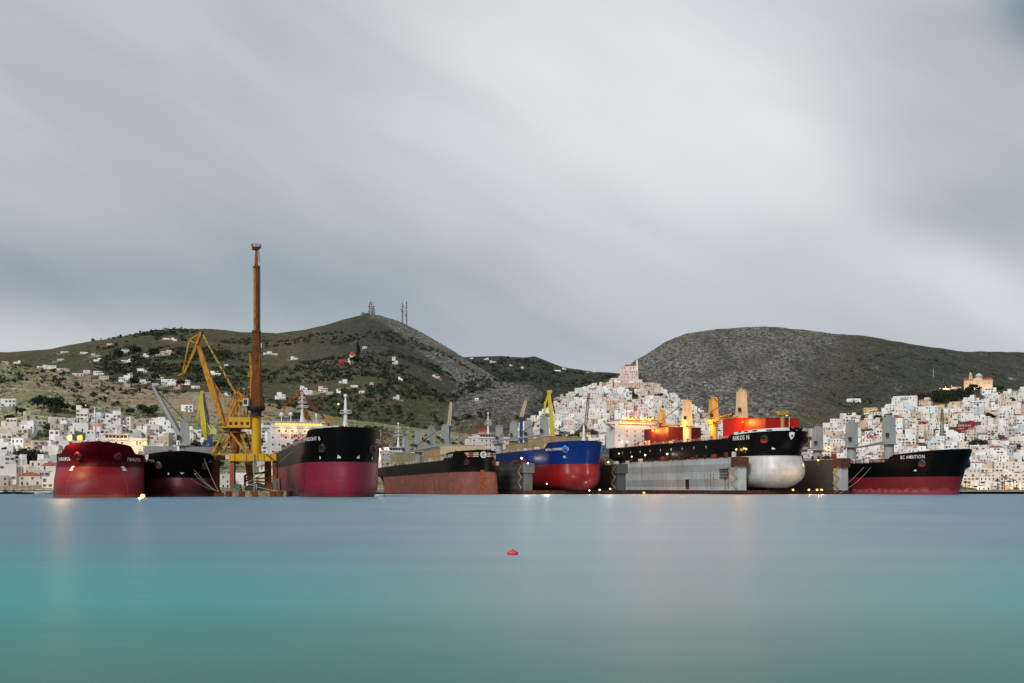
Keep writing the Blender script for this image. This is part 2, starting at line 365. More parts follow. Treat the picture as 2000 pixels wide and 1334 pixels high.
    rk = t.mix(t.ramp(n4, [(0.45, 0.0), (0.6, 0.45)]), rk, (0.05, 0.052, 0.042))
    rk = t.mix(t.ramp(t.noise(pos, 0.009, 4, 0.65, 1.0), [(0.45, 0.0), (0.62, 0.65)]), rk, (0.06, 0.062, 0.05))
    rf = t.ramp(t.math('ADD', sp.outputs[0], t.math('MULTIPLY', t.math('SUBTRACT', n2, 0.5), 0.9)), [(0.3, 0.0), (0.6, 1.0)])
    c = t.mix(rf, c, rk)
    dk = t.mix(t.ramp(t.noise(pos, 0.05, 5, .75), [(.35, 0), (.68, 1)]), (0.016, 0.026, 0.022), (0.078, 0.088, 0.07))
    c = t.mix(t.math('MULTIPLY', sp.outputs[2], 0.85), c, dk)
    scrub = t.ramp(t.noise(pos, 0.13, 4, 0.7), [(0.55, 0.0), (0.63, 0.85)])
    c = t.mix(t.math('MULTIPLY', scrub, t.math('SUBTRACT', 1.0, t.math('MULTIPLY', rf, 0.6))), c, (0.022, 0.03, 0.018))
    st = t.ramp(t.noise(pos, 0.33, 2, 0.6), [(0.66, 0.0), (0.72, 0.8)])
    c = t.mix(st, c, (0.36, 0.33, 0.28))
    pt_ = t.ramp(t.noise(pos, 0.022, 3, .5, 1.5), [(0.485, 0.0), (0.497, 1.0), (0.503, 1.0), (0.515, 0.0)])
    c = t.mix(t.math('MULTIPLY', pt_, t.math('MULTIPLY', t.math('SUBTRACT', 1.0, rf), t.ramp(n1, [(.5, 0), (.6, .55)]))), c, (0.30, 0.24, 0.16))
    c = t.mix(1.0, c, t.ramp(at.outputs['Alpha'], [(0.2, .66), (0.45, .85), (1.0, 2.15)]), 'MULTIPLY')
    t.link(c, b.inputs['Base Color']); b.inputs['Roughness'].default_value = 0.95; b.inputs['Specular IOR Level'].default_value = 0.1
    bu = t.new('ShaderNodeBump'); bu.inputs['Strength'].default_value = 0.6; bu.inputs['Distance'].default_value = 5.0
    t.link(t.noise(pos0, 0.12, 5, .7), bu.inputs['Height']); t.link(bu.outputs[0], b.inputs['Normal'])
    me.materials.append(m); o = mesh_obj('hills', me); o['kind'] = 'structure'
build_land()
# ---------------- water and sea bed sheet
def build_water():
    mb = MB(); xs = [-9000, -3000, -600, 0, 600, 3000, 9000]; ys = [-400, 0, 60, 300, 900, 5000]
    vs = [(x, y, 0) for y in ys for x in xs]; n = len(xs)
    mb.add(vs, [(j * n + i, j * n + i + 1, (j + 1) * n + i + 1, (j + 1) * n + i) for j in range(len(ys) - 1) for i in range(n - 1)])
    m, t, b = bsdf('sea_water'); gp = t.new('ShaderNodeNewGeometry'); pos = gp.outputs['Position']
    big = t.noise(t.map(pos, (0.05, 0.03, 1)), 1.0, 3, 0.5)
    sp = t.new('ShaderNodeSeparateXYZ'); t.link(pos, sp.inputs[0])
    # shallow pale sand patch straight ahead, turquoise shallows to both sides
    ang = t.math('DIVIDE', sp.outputs[0], t.math('ADD', t.math('ABSOLUTE', sp.outputs[1]), 6.0))
    a1 = t.math('ADD', ang, t.math('MULTIPLY', t.math('SUBTRACT', big, 0.5), 0.25))
    d2 = t.math('SUBTRACT', a1, 0.13); patch = t.math('POWER', 2.71828, t.math('MULTIPLY', t.math('MULTIPLY', d2, d2), -11.0))
    col = t.mix(patch, (0.004, 0.285, 0.285), (0.22, 0.31, 0.32))
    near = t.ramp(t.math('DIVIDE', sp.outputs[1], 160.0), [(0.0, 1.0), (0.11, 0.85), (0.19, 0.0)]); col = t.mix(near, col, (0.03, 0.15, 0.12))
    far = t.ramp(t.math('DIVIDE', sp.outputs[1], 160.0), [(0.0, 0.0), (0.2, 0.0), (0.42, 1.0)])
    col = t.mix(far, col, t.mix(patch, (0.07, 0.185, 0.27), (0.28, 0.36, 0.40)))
    sw = t.noise(t.map(pos, (.006, .09, 1)), 1.0, 4, .55); col = t.mix(1.0, col, t.ramp(sw, [(.3, .93), (.7, 1.06)]), 'MULTIPLY')
    t.link(col, b.inputs['Base Color']); b.inputs['IOR'].default_value = 1.33; b.inputs['Roughness'].default_value = 0.42
    b.inputs['Specular IOR Level'].default_value = 0.5
    bu = t.new('ShaderNodeBump'); bu.inputs['Strength'].default_value = 0.25; bu.inputs['Distance'].default_value = 0.25
    t.link(t.noise(t.map(pos, (0.12, 0.4, 1)), 1.0, 3, 0.5), bu.inputs['Height']); t.link(bu.outputs[0], b.inputs['Normal'])
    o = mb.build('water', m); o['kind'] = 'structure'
build_water()
# ---------------- ships
WHITE = steel('white_paint', (0.66, 0.66, 0.64), amt=0.10, rough=0.4, dirtamt=0.12)
BLACKW = plain('dark_opening', (0.012, 0.013, 0.016), 0.25)
GLASS = plain('window_glass', (0.02, 0.025, 0.03), 0.12, var=0.3, scale=0.2)
LETTER = plain('letter_white', (0.75, 0.75, 0.73), 0.5)
DECKM = steel('deck_paint', (0.13, 0.035, 0.025), amt=0.5, rough=0.7)
def sstep(a, b, x):
    u = min(1, max(0, (x - a) / (b - a))); return u * u * (3 - 2 * u)
class Ship:
    """hull coordinates: x forward from the transom, y to port, z up from the water"""
    def __init__(s, name, label, bow, stern, B, zd, zf, zb, zlow=-2.0, trim=0.0, Led=22, Leb=34, rake=5.0, p=2.3, q=2.0, fcl=26, fcs=4, sheer=1.0, keel=0.0, bilge=0.0, bulb=None, top=None, bot=None, extra_levels=(), flare=1.0, kb=0.0, tuck=None, pb=2.2, qb=1.8):
        s.bow = Vector((*bow, 0)); s.st = Vector((*stern, 0)); ax = s.bow - s.st; s.L = ax.length
        s.rz = math.atan2(ax.y, ax.x)
        s.B, s.zd, s.zf, s.zb, s.zlow, s.trim = B, zd, zf, zb, zlow, trim
        s.Led, s.Leb, s.rake, s.p, s.q, s.fcl, s.fcs, s.sheer, s.keel, s.bilge, s.flare, s.kb = Led, Leb, rake, p, q, fcl, fcs, sheer, keel, bilge, flare, kb
        s.tuck, s.pb, s.qb = tuck, pb, qb
        s.root = empty(name, (s.st.x, s.st.y, 0), s.rz, label, 'ship', 'bulk carriers laid up at the shipyard')
        s.topm, s.botm = top, bot
        s.levels = sorted(set([zlow + (zd - zlow) * i / 20 for i in range(21)] + [zb] + list(extra_levels)))
        s.make_hull(bulb)
    def fz(s, z): return min(1.25, max(0, (z - s.zlow) / (s.zd - s.zlow)))
    def stem(s, z):
        f = s.fz(z); x = s.L - s.rake * max(0, 1 - f) ** 0.85 + s.rake * 0.35 * max(0, f - 1) * 4
        if s.tuck: x -= s.tuck[0] * math.exp(-((z - s.tuck[1]) / (s.tuck[2] if z < s.tuck[1] else s.tuck[3])) ** 2)
        if s.keel: x -= s.keel * (1 - min(1, (z - s.zlow) / s.kb)) ** 2.2 if z < s.zlow + s.kb else 0
        return x
    def Le(s, z):
        f = min(1, s.fz(z)) ** s.flare; return s.Leb + (s.Led - s.Leb) * f
    def half(s, z):
        b = s.B / 2
        if s.bilge and z < s.zlow + s.bilge:
            u = 1 - (z - s.zlow) / s.bilge; b *= 0.72 + 0.28 * math.sqrt(max(0, 1 - u * u))
        return b
    def aft(s, x, z):
        u = min(1, max(0, x / (0.2 * s.L))); f = min(1, s.fz(z))
        return (0.8 + 0.2 * sstep(0, 1, u)) * (f + (1 - f) * sstep(-0.05, 0.95, u) if f < .75 else 1.0)
    def hb(s, x, z):
        t = (s.stem(z) - x) / s.Le(z)
        if t <= 0: return 0.0
        b = s.half(z)
        if t < 1:
            f = sstep(0, 1, min(1, s.fz(z))); b *= (1 - (1 - t) ** (s.pb + (s.p - s.pb) * f)) ** (1 / (s.qb + (s.q - s.qb) * f))
        return b * s.aft(x, z)
    def top(s, x):
        k = sstep(s.L - s.fcl - s.fcs, s.L - s.fcl, x)
        return s.zd + (s.zf - s.zd) * k + s.sheer * max(0, (x - (s.L - s.fcl)) / s.fcl) * k
    def tz(s, x, z): return z - s.trim * (1 - x / s.L)
    def pt(s, x, y, z): return Vector((x, y, s.tz(x, z)))
    def w(s, x, y, z): return world_mat(s.root) @ s.pt(x, y, z)
    def make_hull(s, bulb):
        NT_, NM = 22, 30
        ts = [0] + [(1 - math.cos(math.pi / 2 * (i + 1) / NT_)) ** 1.15 for i in range(NT_)]
        cols = len(ts) + NM; mb = MB(); lv = s.levels; up = [0.2, 0.4, 0.6, 0.8, 1.0]
        def point(j, i, side):
            if j < len(lv): z = lv[j]
            else: z = None
            zz = z if z is not None else s.zd
            def xat(zq):
                xs, le = s.stem(zq), s.Le(zq)
                return xs - le * ts[i] if i < len(ts) else (xs - le) * (1 - (i - len(ts) + 1) / NM)
            x = xat(zz)
            if z is None:
                fr = up[j - len(lv)]; zt = s.top(x); zz = s.zd + (zt - s.zd) * fr; x = xat(zz); zt = s.top(x); zz = s.zd + (zt - s.zd) * fr
            return s.pt(x, side * s.hb(x, zz) if i else 0.0, zz)
        rows = len(lv) + len(up)
        for side in (1, -1):
            vs = [point(j, i, side) for j in range(rows) for i in range(cols)]; fs = []; ms = []
            b0 = len(mb.v); mb.v.extend([tuple(v) for v in vs])
            for j in range(rows - 1):
                for i in range(cols - 1):
                    a, b, c, d = j * cols + i, j * cols + i + 1, (j + 1) * cols + i + 1, (j + 1) * cols + i
                    if (vs[a] - vs[d]).length < 1e-3 and (vs[b] - vs[c]).length < 1e-3: continue
                    f = (a, b, c, d) if side < 0 else (a, d, c, b)
                    mb.f.append(tuple(b0 + k for k in f)); mb.sm.append(True)
                    zm = lv[j] if j < len(lv) else 99
                    mb.m.append(0 if zm >= s.zb - 1e-4 else 1)
            # transom and keel plate
        n2 = rows * cols
        for j in range(rows - 1):
            a, d = j * cols + cols - 1, (j + 1) * cols + cols - 1
            mb.f.append((a, a + n2, d + n2, d)); mb.m.append(0 if (j >= len(lv) or lv[j] >= s.zb - 1e-4) else 1); mb.sm.append(False)
        for i in range(cols - 1): mb.f.append((i, i + 1, i + 1 + n2, i + n2)); mb.m.append(1); mb.sm.append(False)
        if bulb:
            x0, zc, ln, ry, rz_ = bulb; n, k = 20, 12; vs = []
            for a in range(k + 1):
                th = math.pi * a / k
                for c in range(n):
                    ph = 2 * math.pi * c / n; r = math.sin(th) ** 0.85
                    vs.append(s.pt(x0 + ln * math.cos(th), ry * r * math.cos(ph), zc + rz_ * r * math.sin(ph)))
            mb.add(vs, [(a * n + c, a * n + (c + 1) % n, (a + 1) * n + (c + 1) % n, (a + 1) * n + c) for a in range(k) for c in range(n)], 1, True)
        s.hull = mb.build('hull', [s.topm, s.botm], s.root)
        # decks, 1.1 m below the bulwark top
        dk = MB(); vs = []; fs = []
        xs = [s.L * i / 90 for i in range(88)] + [s.stem(s.zd) - 1.5]
        for x in xs:
            zt = s.top(x) - (1.1 if x > s.L - s.fcl else 0.05); y = max(0.0, s.hb(x, min(zt, s.zf)) - 0.12); vs += [s.pt(x, y, zt), s.pt(x, -y, zt)]
        dk.add(vs, [(2 * i, 2 * i + 1, 2 * i + 3, 2 * i + 2) for i in range(len(xs) - 1)]); dk.build('deck', DECKM, s.root)
        # deck edge rail along the open deck
        for side in (1, -1):
            r = MB(); pts = [s.pt(x, side * (s.hb(x, s.zd) - 0.25), s.zd) for x in np.linspace(3, s.L - s.fcl - s.fcs - 1, 24)]
            r.rail(pts, 1.2, 0.09, 3.0); r.build('railing', s.railm if hasattr(s, 'railm') else WHITE, s.root)
    def arc(s, x, z, u):       # walk u metres along the hull side from x (positive = forward)
        st = 0.25 if u > 0 else -0.25; left = abs(u); y = s.hb(x, z)
        while left > 1e-6:
            dx = st; y2 = s.hb(x + dx, z); dl = math.hypot(dx, y2 - y)
            if dl > left: x += dx * left / dl; break
            left -= dl; x += dx; y = y2
        return x
    def on(s, x, z, side, off=0.08):    # point just outside the plating
        y = s.hb(x, z); e = 0.3; dy = (s.hb(x + e, z) - s.hb(x - e, z)) / (2 * e); dz = (s.hb(x, z + e) - s.hb(x, z - e)) / (2 * e)
        n = Vector((-dy, 1, -dz)).normalized(); p = Vector((x, y, 0)) + Vector((n.x, n.y, 0)) * off; p.z = z + n.z * off
        return Vector((p.x, p.y * side, s.tz(x, p.z))), Vector((n.x, n.y * side, n.z))
    def text(s, body, x, z, h, side, name='name_lettering', m=None):
        vs, fs = text_mesh(body, h); mb = MB(); out = []
        cache = {}
        for u, v, _ in vs:
            uu = -u * side; k = round(uu, 1)
            if k not in cache: cache[k] = s.arc(x, z, k)
            xx = cache[k]; out.append(s.on(xx, z + v, side, 0.10)[0])
        # every word is a part of its own
        us = sorted((min(vs[i][0] for i in f), max(vs[i][0] for i in f)) for f in fs); cuts = []; hi = us[0][1]; gaps = []
        for a, b in us[1:]:
            if a > hi: gaps.append((a - hi, (a + hi) / 2))
            hi = max(hi, b)
        cuts = sorted(c for _, c in sorted(gaps)[::-1][:body.count(' ')])
        for w_ in range(len(cuts) + 1):
            sel = [f for f in fs if sum(vs[f[0]][0] > c for c in cuts) == w_]; ids = sorted({i for f in sel for i in f}); mp = {i: k for k, i in enumerate(ids)}
            mb = MB(); mb.add([out[i] for i in ids], [tuple(mp[i] for i in f) for f in sel]); mb.build(name, m or LETTER, s.root)
    def patch(s, x, z, pts2, side, name, m, off=0.08):   # flat polygon (u forward, v up) wrapped on the plating
        mb = MB(); out = [s.on(s.arc(x, z, u), z + v, side, off)[0] for u, v in pts2]
        mb.add(out, [tuple(range(len(out)))]); return mb.build(name, m, s.root)
    def decal(s, x, z, side, pts2, name, m, off=.4):
        p, n = s.on(x, z, side, off); n = Vector((n.x, n.y, n.z * .5)).normalized(); u = Vector((0, 0, 1)).cross(n).normalized(); v = n.cross(u)
        mb = MB(); k = len(pts2); mb.add([p + u * a + v * b for a, b in pts2] + [p + u * a + v * b - n * .35 for a, b in pts2], [tuple(range(k))] + [(i, (i + 1) % k, k + (i + 1) % k, k + i) for i in range(k)]); return mb.build(name, m, s.root)
    def xat(s, y, z):
        a, b = s.stem(z) - s.Le(z), s.stem(z)
        for _ in range(30):
            c = (a + b) / 2
            if s.hb(c, z) > y: a = c
            else: b = c
        return a
    def anchor(s, x, z, side, mp, ma, size=1.0):
        p, n = s.on(x, z, side, 0.0); up = Vector((0, 0, 1)); tn = n.cross(up).normalized(); up = tn.cross(n)
        mb = MB(); k = 14
        ring = lambda r, o: [p + n * o + tn * math.cos(6.2832 * i / k) * r + up * math.sin(6.2832 * i / k) * r * 1.15 for i in range(k)]
        R0, R1 = ring(1.9 * size, -0.6), ring(1.5 * size, 0.9 * size); R2, R3 = ring(1.0 * size, 0.9 * size), ring(0.8 * size, 0.1)
        vs = R0 + R1 + R2 + R3
        mb.add(vs, [(a * k + i, a * k + (i + 1) % k, (a + 1) * k + (i + 1) % k, (a + 1) * k + i) for a in range(3) for i in range(k)] + [tuple(range(3 * k, 4 * k))], 0, True)
        pk = mb.build('anchor_pocket', mp, s.root)
        a = MB(); c = p + n * 1.0 * size - up * 1.1 * size
        a.beam(p + n * 0.5, c, 0.45 * size); a.beam(c - tn * 1.3 * size, c + tn * 1.3 * size, 0.5 * size)
        for q in (-1, 1): a.beam(c + tn * q * 1.2 * size, c + tn * q * 1.0 * size + up * 1.7 * size + n * 0.2, 0.5 * size, 0.4 * size, 0.15, 0.15)
        a.build('anchor', ma, pk)
    def house(s, x0, x1, wd, z0, z1, tiers, mw=None, win=True, wing=None, bridge_w=None, lit=False, cols=7, front=True):
        """accommodation block with rows of windows, bridge with a window band and wings"""
        mw = mw or WHITE; mb = MB()
        mb.box((x0 / 2 + x1 / 2, 0, (z0 + z1) / 2), (x1 - x0, wd, z1 - z0))
        for k in range(1, tiers): mb.box((x0 / 2 + x1 / 2, 0, z0 + (z1 - z0) * k / tiers), (x1 - x0 + 0.16, wd + 0.16, 0.07))
        acc = mb.build('accommodation_block', mw, s.root); acc.location.z = -s.trim * (1 - x0 / s.L)
        th = (z1 - z0) / tiers
        wm = MB(); wm.box((0, 0, 0), (0.12, 0.9, 1.0)); wm = wm.mesh('window', GLASS); first = None
        rnd = random.Random(int(x0 * 7 + wd))
        for k in range(tiers):
            for c in range(cols):
                if rnd.random() < 0.25: continue
                y = -wd / 2 + wd * (c + 0.5) / cols; o = mesh_obj('window', wm, acc); o.location = (x1 + 0.02, y, z0 + th * (k + 0.55))
        bw = bridge_w or wd * 0.8; bh = 3.0
        br = MB(); br.box(((x0 + x1) / 2 + 1, 0, z1 + bh / 2 + 0.05), (x1 - x0 - 1, bw, bh)); br.box(((x0 + x1) / 2 + 1, 0, z1 + bh + 0.2), (x1 - x0 + 1, bw + 1.2, 0.3))
        wg = wing or s.B
        br.box((x1 - 2.5, 0, z1 + 0.03), (5, wg, 0.35)); 
        for q in (-1, 1):
            br.box((x1 - 0.1, q * (wg / 2 + bw / 2) / 2, z1 + 0.75), (0.2, (wg - bw) / 2, 1.2)); br.box((x1 - 2.5, q * wg / 2, z1 + 0.75), (5, 0.2, 1.2))
            br.add([(x1 - 4, q * wd / 2, z1), (x1 - 1, q * wd / 2, z1), (x1 - 1, q * wg / 2, z1), (x1 - 4, q * wg / 2, z1), (x1 - 4, q * wd / 2, z1 - 3), (x1 - 1, q * wd / 2, z1 - 3)], [(0, 4, 3), (1, 2, 5), (3, 4, 5, 2)])
        b = br.build('bridge', mw, s.root); b.location.z = acc.location.z
        n = max(5, int(bw / 2.0)); gw = bw * 0.92 / n
        pm = MB(); pm.box((0, 0, 0), (0.1, gw * 0.78, 1.25)); pm = pm.mesh('bridge_window', glow('lit_bridge_window', (1.0, 0.30, 0.05), 1.3) if lit == 1 else GLASS)
        if lit == 2: pm.materials.clear(); pm.materials.append(glow('warm_bridge_window', (1.0, 0.62, 0.12), 1.6))
        for i in range(n):
            o = mesh_obj('bridge_window', pm, b); o.location = (x1 + 0.55, -bw * 0.46 + gw * (i + 0.5), z1 + 1.9)
        r = MB(); e = z1 + bh + 0.35; r.rail([(x1 + 1, -bw / 2, e), (x1 + 1, bw / 2, e), (x0 + 1, bw / 2, e)], 1.1, 0.09, 2); r.build('railing', mw, b)
        return acc, b
    def mast(s, x, y, z0, h, r=0.45, m=None, arms=3, dome=True, plat=2.4):
        mb = MB(); mb.lathe((x, y, z0), [(r * 2.2, 0), (r * 1.6, h * .1), (r, h * .3), (r * .7, h * .8), (r * .25, h)], 10)
        for i in range(arms):
            z = z0 + h * (0.5 + 0.14 * i); w = plat * (1 - 0.22 * i); mb.box((x, y, z), (w * .8, w * 1.6, 0.22)); mb.rail([(x + w * .4, y - w * .8, z), (x + w * .4, y + w * .8, z)], 1.0, 0.08, 1.2)
            mb.box((x + 0.5, y, z + 1.0), (0.35, w * 1.2, 0.3))
        if dome: mb.lathe((x, y, z0 + h * 0.97), [(0.2, -.2), (.7, 0.1), (.75, .6), (.45, 1.1), (0.05, 1.25)], 10)
        o = mb.build('mast', m or WHITE, s.root); o.location.z = -s.trim * (1 - x / s.L); return o
    def radome(s, x, y, z0, h=3, r=1.0, m=None):
        mb = MB(); mb.tube((x, y, z0), (x, y, z0 + h), .25); mb.lathe((x, y, z0 + h), [(.3, -.1), (r, .4), (r, 1.3), (r * .6, 2.0), (.05, 2.25)], 12)
        o = mb.build('radome', m or WHITE, s.root); o.location.z = -s.trim * (1 - x / s.L)
    def funnel(s, x, w, z0, h, m, band=None):
        mb = MB(); mb.box((x, 0, z0 + h / 2), (w * 1.3, w, h), top=(.85, .8)); mb.box((x, 0, z0 + h + .3), (w, w * .7, .6), m=1)
        for q in (-.5, .5): mb.tube((x + q * 1.2, 0, z0 + h), (x + q * 1.2 - .6, 0, z0 + h + 1.8), .35, m=1)
        o = mb.build('funnel', [m, BLACKW], s.root); o.location.z = -s.trim * (1 - x / s.L)
    def hatch(s, x0, x1, w, z0, h, m, name='hatch_cover', ribs=True):
        mb = MB(); mb.box(((x0 + x1) / 2, 0, z0 + h / 2), (x1 - x0, w, h)); n = int((x1 - x0) / 1.6)
        if ribs:
            for q in (-1, 1):
                for i in range(1, n): mb.box((x0 + (x1 - x0) * i / n, q * (w / 2 + .12), z0 + h / 2), (.15, .24, h * .92))
            for i in range(1, int(w / 1.8)): mb.box((x1 + .12, -w / 2 + 1.8 * i, z0 + h / 2), (.24, .15, h * .92))
        mb.box(((x0 + x1) / 2, 0, z0 + h + .12), (x1 - x0 + .5, w + .5, .24))
        o = mb.build(name, m, s.root); o.location.z = -s.trim * (1 - x0 / s.L); return o
    def crane(s, x, y, z0, h, wpost, m, jib=None, mj=None, cab=True, taper=.8, jw=1.0):
        """pedestal, square slewing house and (optionally) a jib from its foot to jib=(dx,dy,dz)"""
        mb = MB(); hp = h * .42
        mb.lathe((x, y, z0), [(wpost * .53, 0), (wpost * .53, hp)], 16); mb.lathe((x, y, z0 + hp), [(wpost * .95, 0), (wpost * .95, .35)], 16)
        post = mb.build('deck_crane', m, s.root); dz = -s.trim * (1 - x / s.L); post.location.z = dz
        hb_ = MB(); hb_.box((x, y, z0 + hp + .4 + (h - hp) / 2), (wpost * 1.05, wpost * 1.0, h - hp), top=(taper, taper))
        hb_.box((x, y, z0 + h + 1.0), (wpost * .55, wpost * .5, 1.2)); hb_.tube((x - .6, y - wpost * .3, z0 + h + 1.2), (x - .6, y + wpost * .3, z0 + h + 1.2), .5)
        hb_.beam((x, y, z0 + h + 1), (x, y, z0 + h + 3.2), .18); hb_.rail([(x + wpost * .5, y - wpost * .4, z0 + h + .4), (x + wpost * .5, y + wpost * .4, z0 + h + .4)], 1, .08, 1)
        hb_.build('crane_house', m, post)
        if cab:
            c = MB(); c.box((x + wpost * .55, y - wpost * .62, z0 + h * .62), (1.5, 1.3, 2.2)); c.build('crane_cab', GLASS, post)
        if jib:
            a = Vector((x, y, z0 + hp + 1.6)); b = a + Vector(jib); sd = (b - a).cross(Vector((0, 0, 1))).normalized()
            j = MB()
            for q in (-1, 1): j.beam(a + sd * q * wpost * .45, b + sd * q * .35, .55 * jw, 1.0 * jw, .4 * jw, .5 * jw)
            nb = 9
            for i in range(1, nb + 1):
                f = i / (nb + 1); w_ = wpost * .45 * (1 - f) + .35 * f; p_ = a.lerp(b, f); j.beam(p_ - sd * w_, p_ + sd * w_, .25)
            j.box(b, (1.4, 1.0, .9)); jo = j.build('jib', mj or m, post)
            r = MB(); t0 = Vector((x, y, z0 + h + 1.4))
            for q in (-.4, 0, .4): r.beam(t0 + sd * q, b + sd * q, .09)
            r.build('luffing_rope', BLACKW, post)
        return post
RUSTY = (0.14, 0.04, 0.014)
def hullpair(name, top, bot, **k):
    kk = dict(rough=0.38, spec=0.5); kk.update(k); kb = dict(kk)
    return steel(name + '_topsides', top, rough=kk['rough'], amt=k.get('tamt', .12), plates=k.get('plates', 9), dirtamt=k.get('tdirt', .03), spec=k.get('tspec', .06), dirt=(.010, .009, .008), rust=(.03, .011, .007)), \
           steel(name + '_antifouling', bot, rough=k.get('brough', .5), amt=k.get('bamt', .25), plates=k.get('plates', 9), dirtamt=k.get('bdirt', .3), rust=k.get('rust', RUSTY), spec=.3, wl=k.get('wl', ((.16, .055, .02), 1.1)))
GREYP = steel('grey_crane_paint', (0.30, 0.325, 0.33), amt=.12, rough=.5)
TANP = steel('tan_hatch_paint', (0.36, 0.27, 0.16), amt=.38, rough=.7, rust=(.19, .085, .03), streak=.7)
CREAMP = steel('cream_paint', (0.62, 0.50, 0.31), amt=.22, rough=.65, rust=(.26, .13, .05))
REDP = steel('red_hatch_paint', (0.32, 0.022, 0.018), amt=.12, rough=.5)
MARK = plain('mark_white', (.7, .7, .68), .5)
XY = lambda px, d: ((px - 1000) / F * d, d)
ANC = steel('anchor_iron', (.03, .028, .026), amt=.6, rough=.7)
# --- 1: dark red ship seen bow on
t1, b1 = hullpair('dark_red', (0.065, 0.0015, 0.004), (0.165, 0.002, 0.009), rough=.45, bdirt=.15, tamt=.05, bamt=.12, plates=8)
s1 = Ship('bulk_carrier', 'dark crimson bulk carrier moored bow-on, first ship from the left', XY(189, 346), XY(229, 535), 31.0, 16.2, 19.2, 11.2, Led=27, Leb=17, rake=-.5, p=1.9, q=1.35, pb=2.6, qb=2.4, fcl=10.5, fcs=7, sheer=1.0, flare=1.3, tuck=(6, 12.6, 4.5, 4.2), top=t1, bot=b1)
for sd in (1, -1):
    s1.text('TAVROPOS', s1.L - 17.5, 13.5, 1.35, sd); s1.anchor(s1.L - 8.5, 15.2, sd, steel('crimson_pocket', (.24, .012, .03), amt=.05), ANC, .85)
    s1.decal(s1.xat(8.7, 10.3), 10.3, sd, [(q * sd * -1, w) for q, w in ((-1.0, -1.0), (.5, -1.1), (1.0, -.2), (.1, .0), (1.1, 1.0), (-.4, 1.1))], 'thruster_mark', MARK, .25)
    dm = MB(); vs = []
    for k in range(27):
        z = .3 + k * .36; yb = 10.1 - (z / 9.7) ** 2.5 * 2.2; x = s1.xat(yb, z)
        vs += [s1.on(x, z, sd, .08)[0], s1.on(x - .05, z, sd, .08)[0] + Vector((0, .05 * sd, 0))]
    dm.add(vs, [(2 * k, 2 * k + 1, 2 * k + 3, 2 * k + 2) for k in range(26)])
    dm.build('draught_marks', plain('mark_faded_pink', (.26, .06, .075), .7), s1.root)
s1.house(4, 17, 27, 16.2, 29.0, 4, wing=31, bridge_w=12, cols=9)
s1.mast(s1.L - 7, -1.0, 20.2, 12.5, .55, arms=2, dome=False, plat=1.8); s1.mast(12, 0, 32, 9, .5, arms=2)
s1.funnel(2, 6, 20, 8, WHITE)
for i in range(5): s1.hatch(30 + i * 22, 46 + i * 22, 17, 16.6, 2.0, REDP)
fl = MB(); fl.lathe((s1.L - 4, 0, 20.4), [(.5, 0), (.5, .8), (.15, 1.1)], 10); fl.build('bollard', MARK, s1.root)
for y in (-4.5, 4, 8): 
    f2 = MB(); f2.lathe((s1.L - 4.6, y * .8, 20.3), [(.45, 0), (.45, .6), (.1, .9)], 10); f2.build('bollard', MARK, s1.root)
# --- 2: black ship with a grey crane
t2, b2_ = hullpair('soot_black', (0.0025, 0.0025, 0.003), (0.10, 0.010, 0.012), tamt=.08, bamt=.1)
s2 = Ship('bulk_carrier', 'small black bulk carrier with red bottom and raised grey jib, second ship from the left', XY(356, 384), XY(344, 540), 28.5, 14.2, 17.3, 7.6, Led=27, Leb=26, rake=2.5, p=1.9, q=1.4, pb=2.2, qb=1.9, fcl=17, fcs=1.5, sheer=.8, tuck=(2.0, 8.5, 3, 4), top=t2, bot=b2_, bulb=(151, 2.8, 9, 3.2, 3.4))
for sd in (1, -1):
    s2.text('LADY YURINA', s2.L - 17.5, 13.8, 1.35, sd, m=plain('letter_pale_red', (.5, .38, .38), .5)); s2.anchor(s2.L - 9, 12.5, sd, steel('grey_pocket', (.06, .065, .07), amt=.2), steel('rust_anchor', (.2, .05, .02), amt=.5), .9)
    for k, u in enumerate((-.8, 2.2)): s2.patch(s2.L - 5 + u, 9.2, [(-.5, -.4), (.4, -.4), (.1, .4), (-.2, .5)], sd, 'thruster_mark', MARK)
s2.house(4, 15, 22, 14.2, 20, 2, wing=26, bridge_w=10)
def gscreen(): 
    mb = MB(); 
    for q in (-1, 1): mb.box((s2.L - 24, q * 7.9, 19.0), (.4, 12.6, 3.6)); mb.box((s2.L - 24.6, q * 14.2, 17.6), (.6, .4, 5.5))
    mb.build('breakwater', steel('mauve_grey_paint', (.30, .29, .31), amt=.12, rough=.6), s2.root)
gscreen()
s2.hatch(s2.L - 52, s2.L - 30, 18, 14.2, 2.2, TANP); s2.hatch(s2.L - 88, s2.L - 60, 18, 14.2, 2.2, TANP)
c2 = s2.crane(s2.L - 27, 1.5, 14.2, 16.5, 4.2, GREYP, jib=(-6, -12.5, 23.5), jw=1.7)
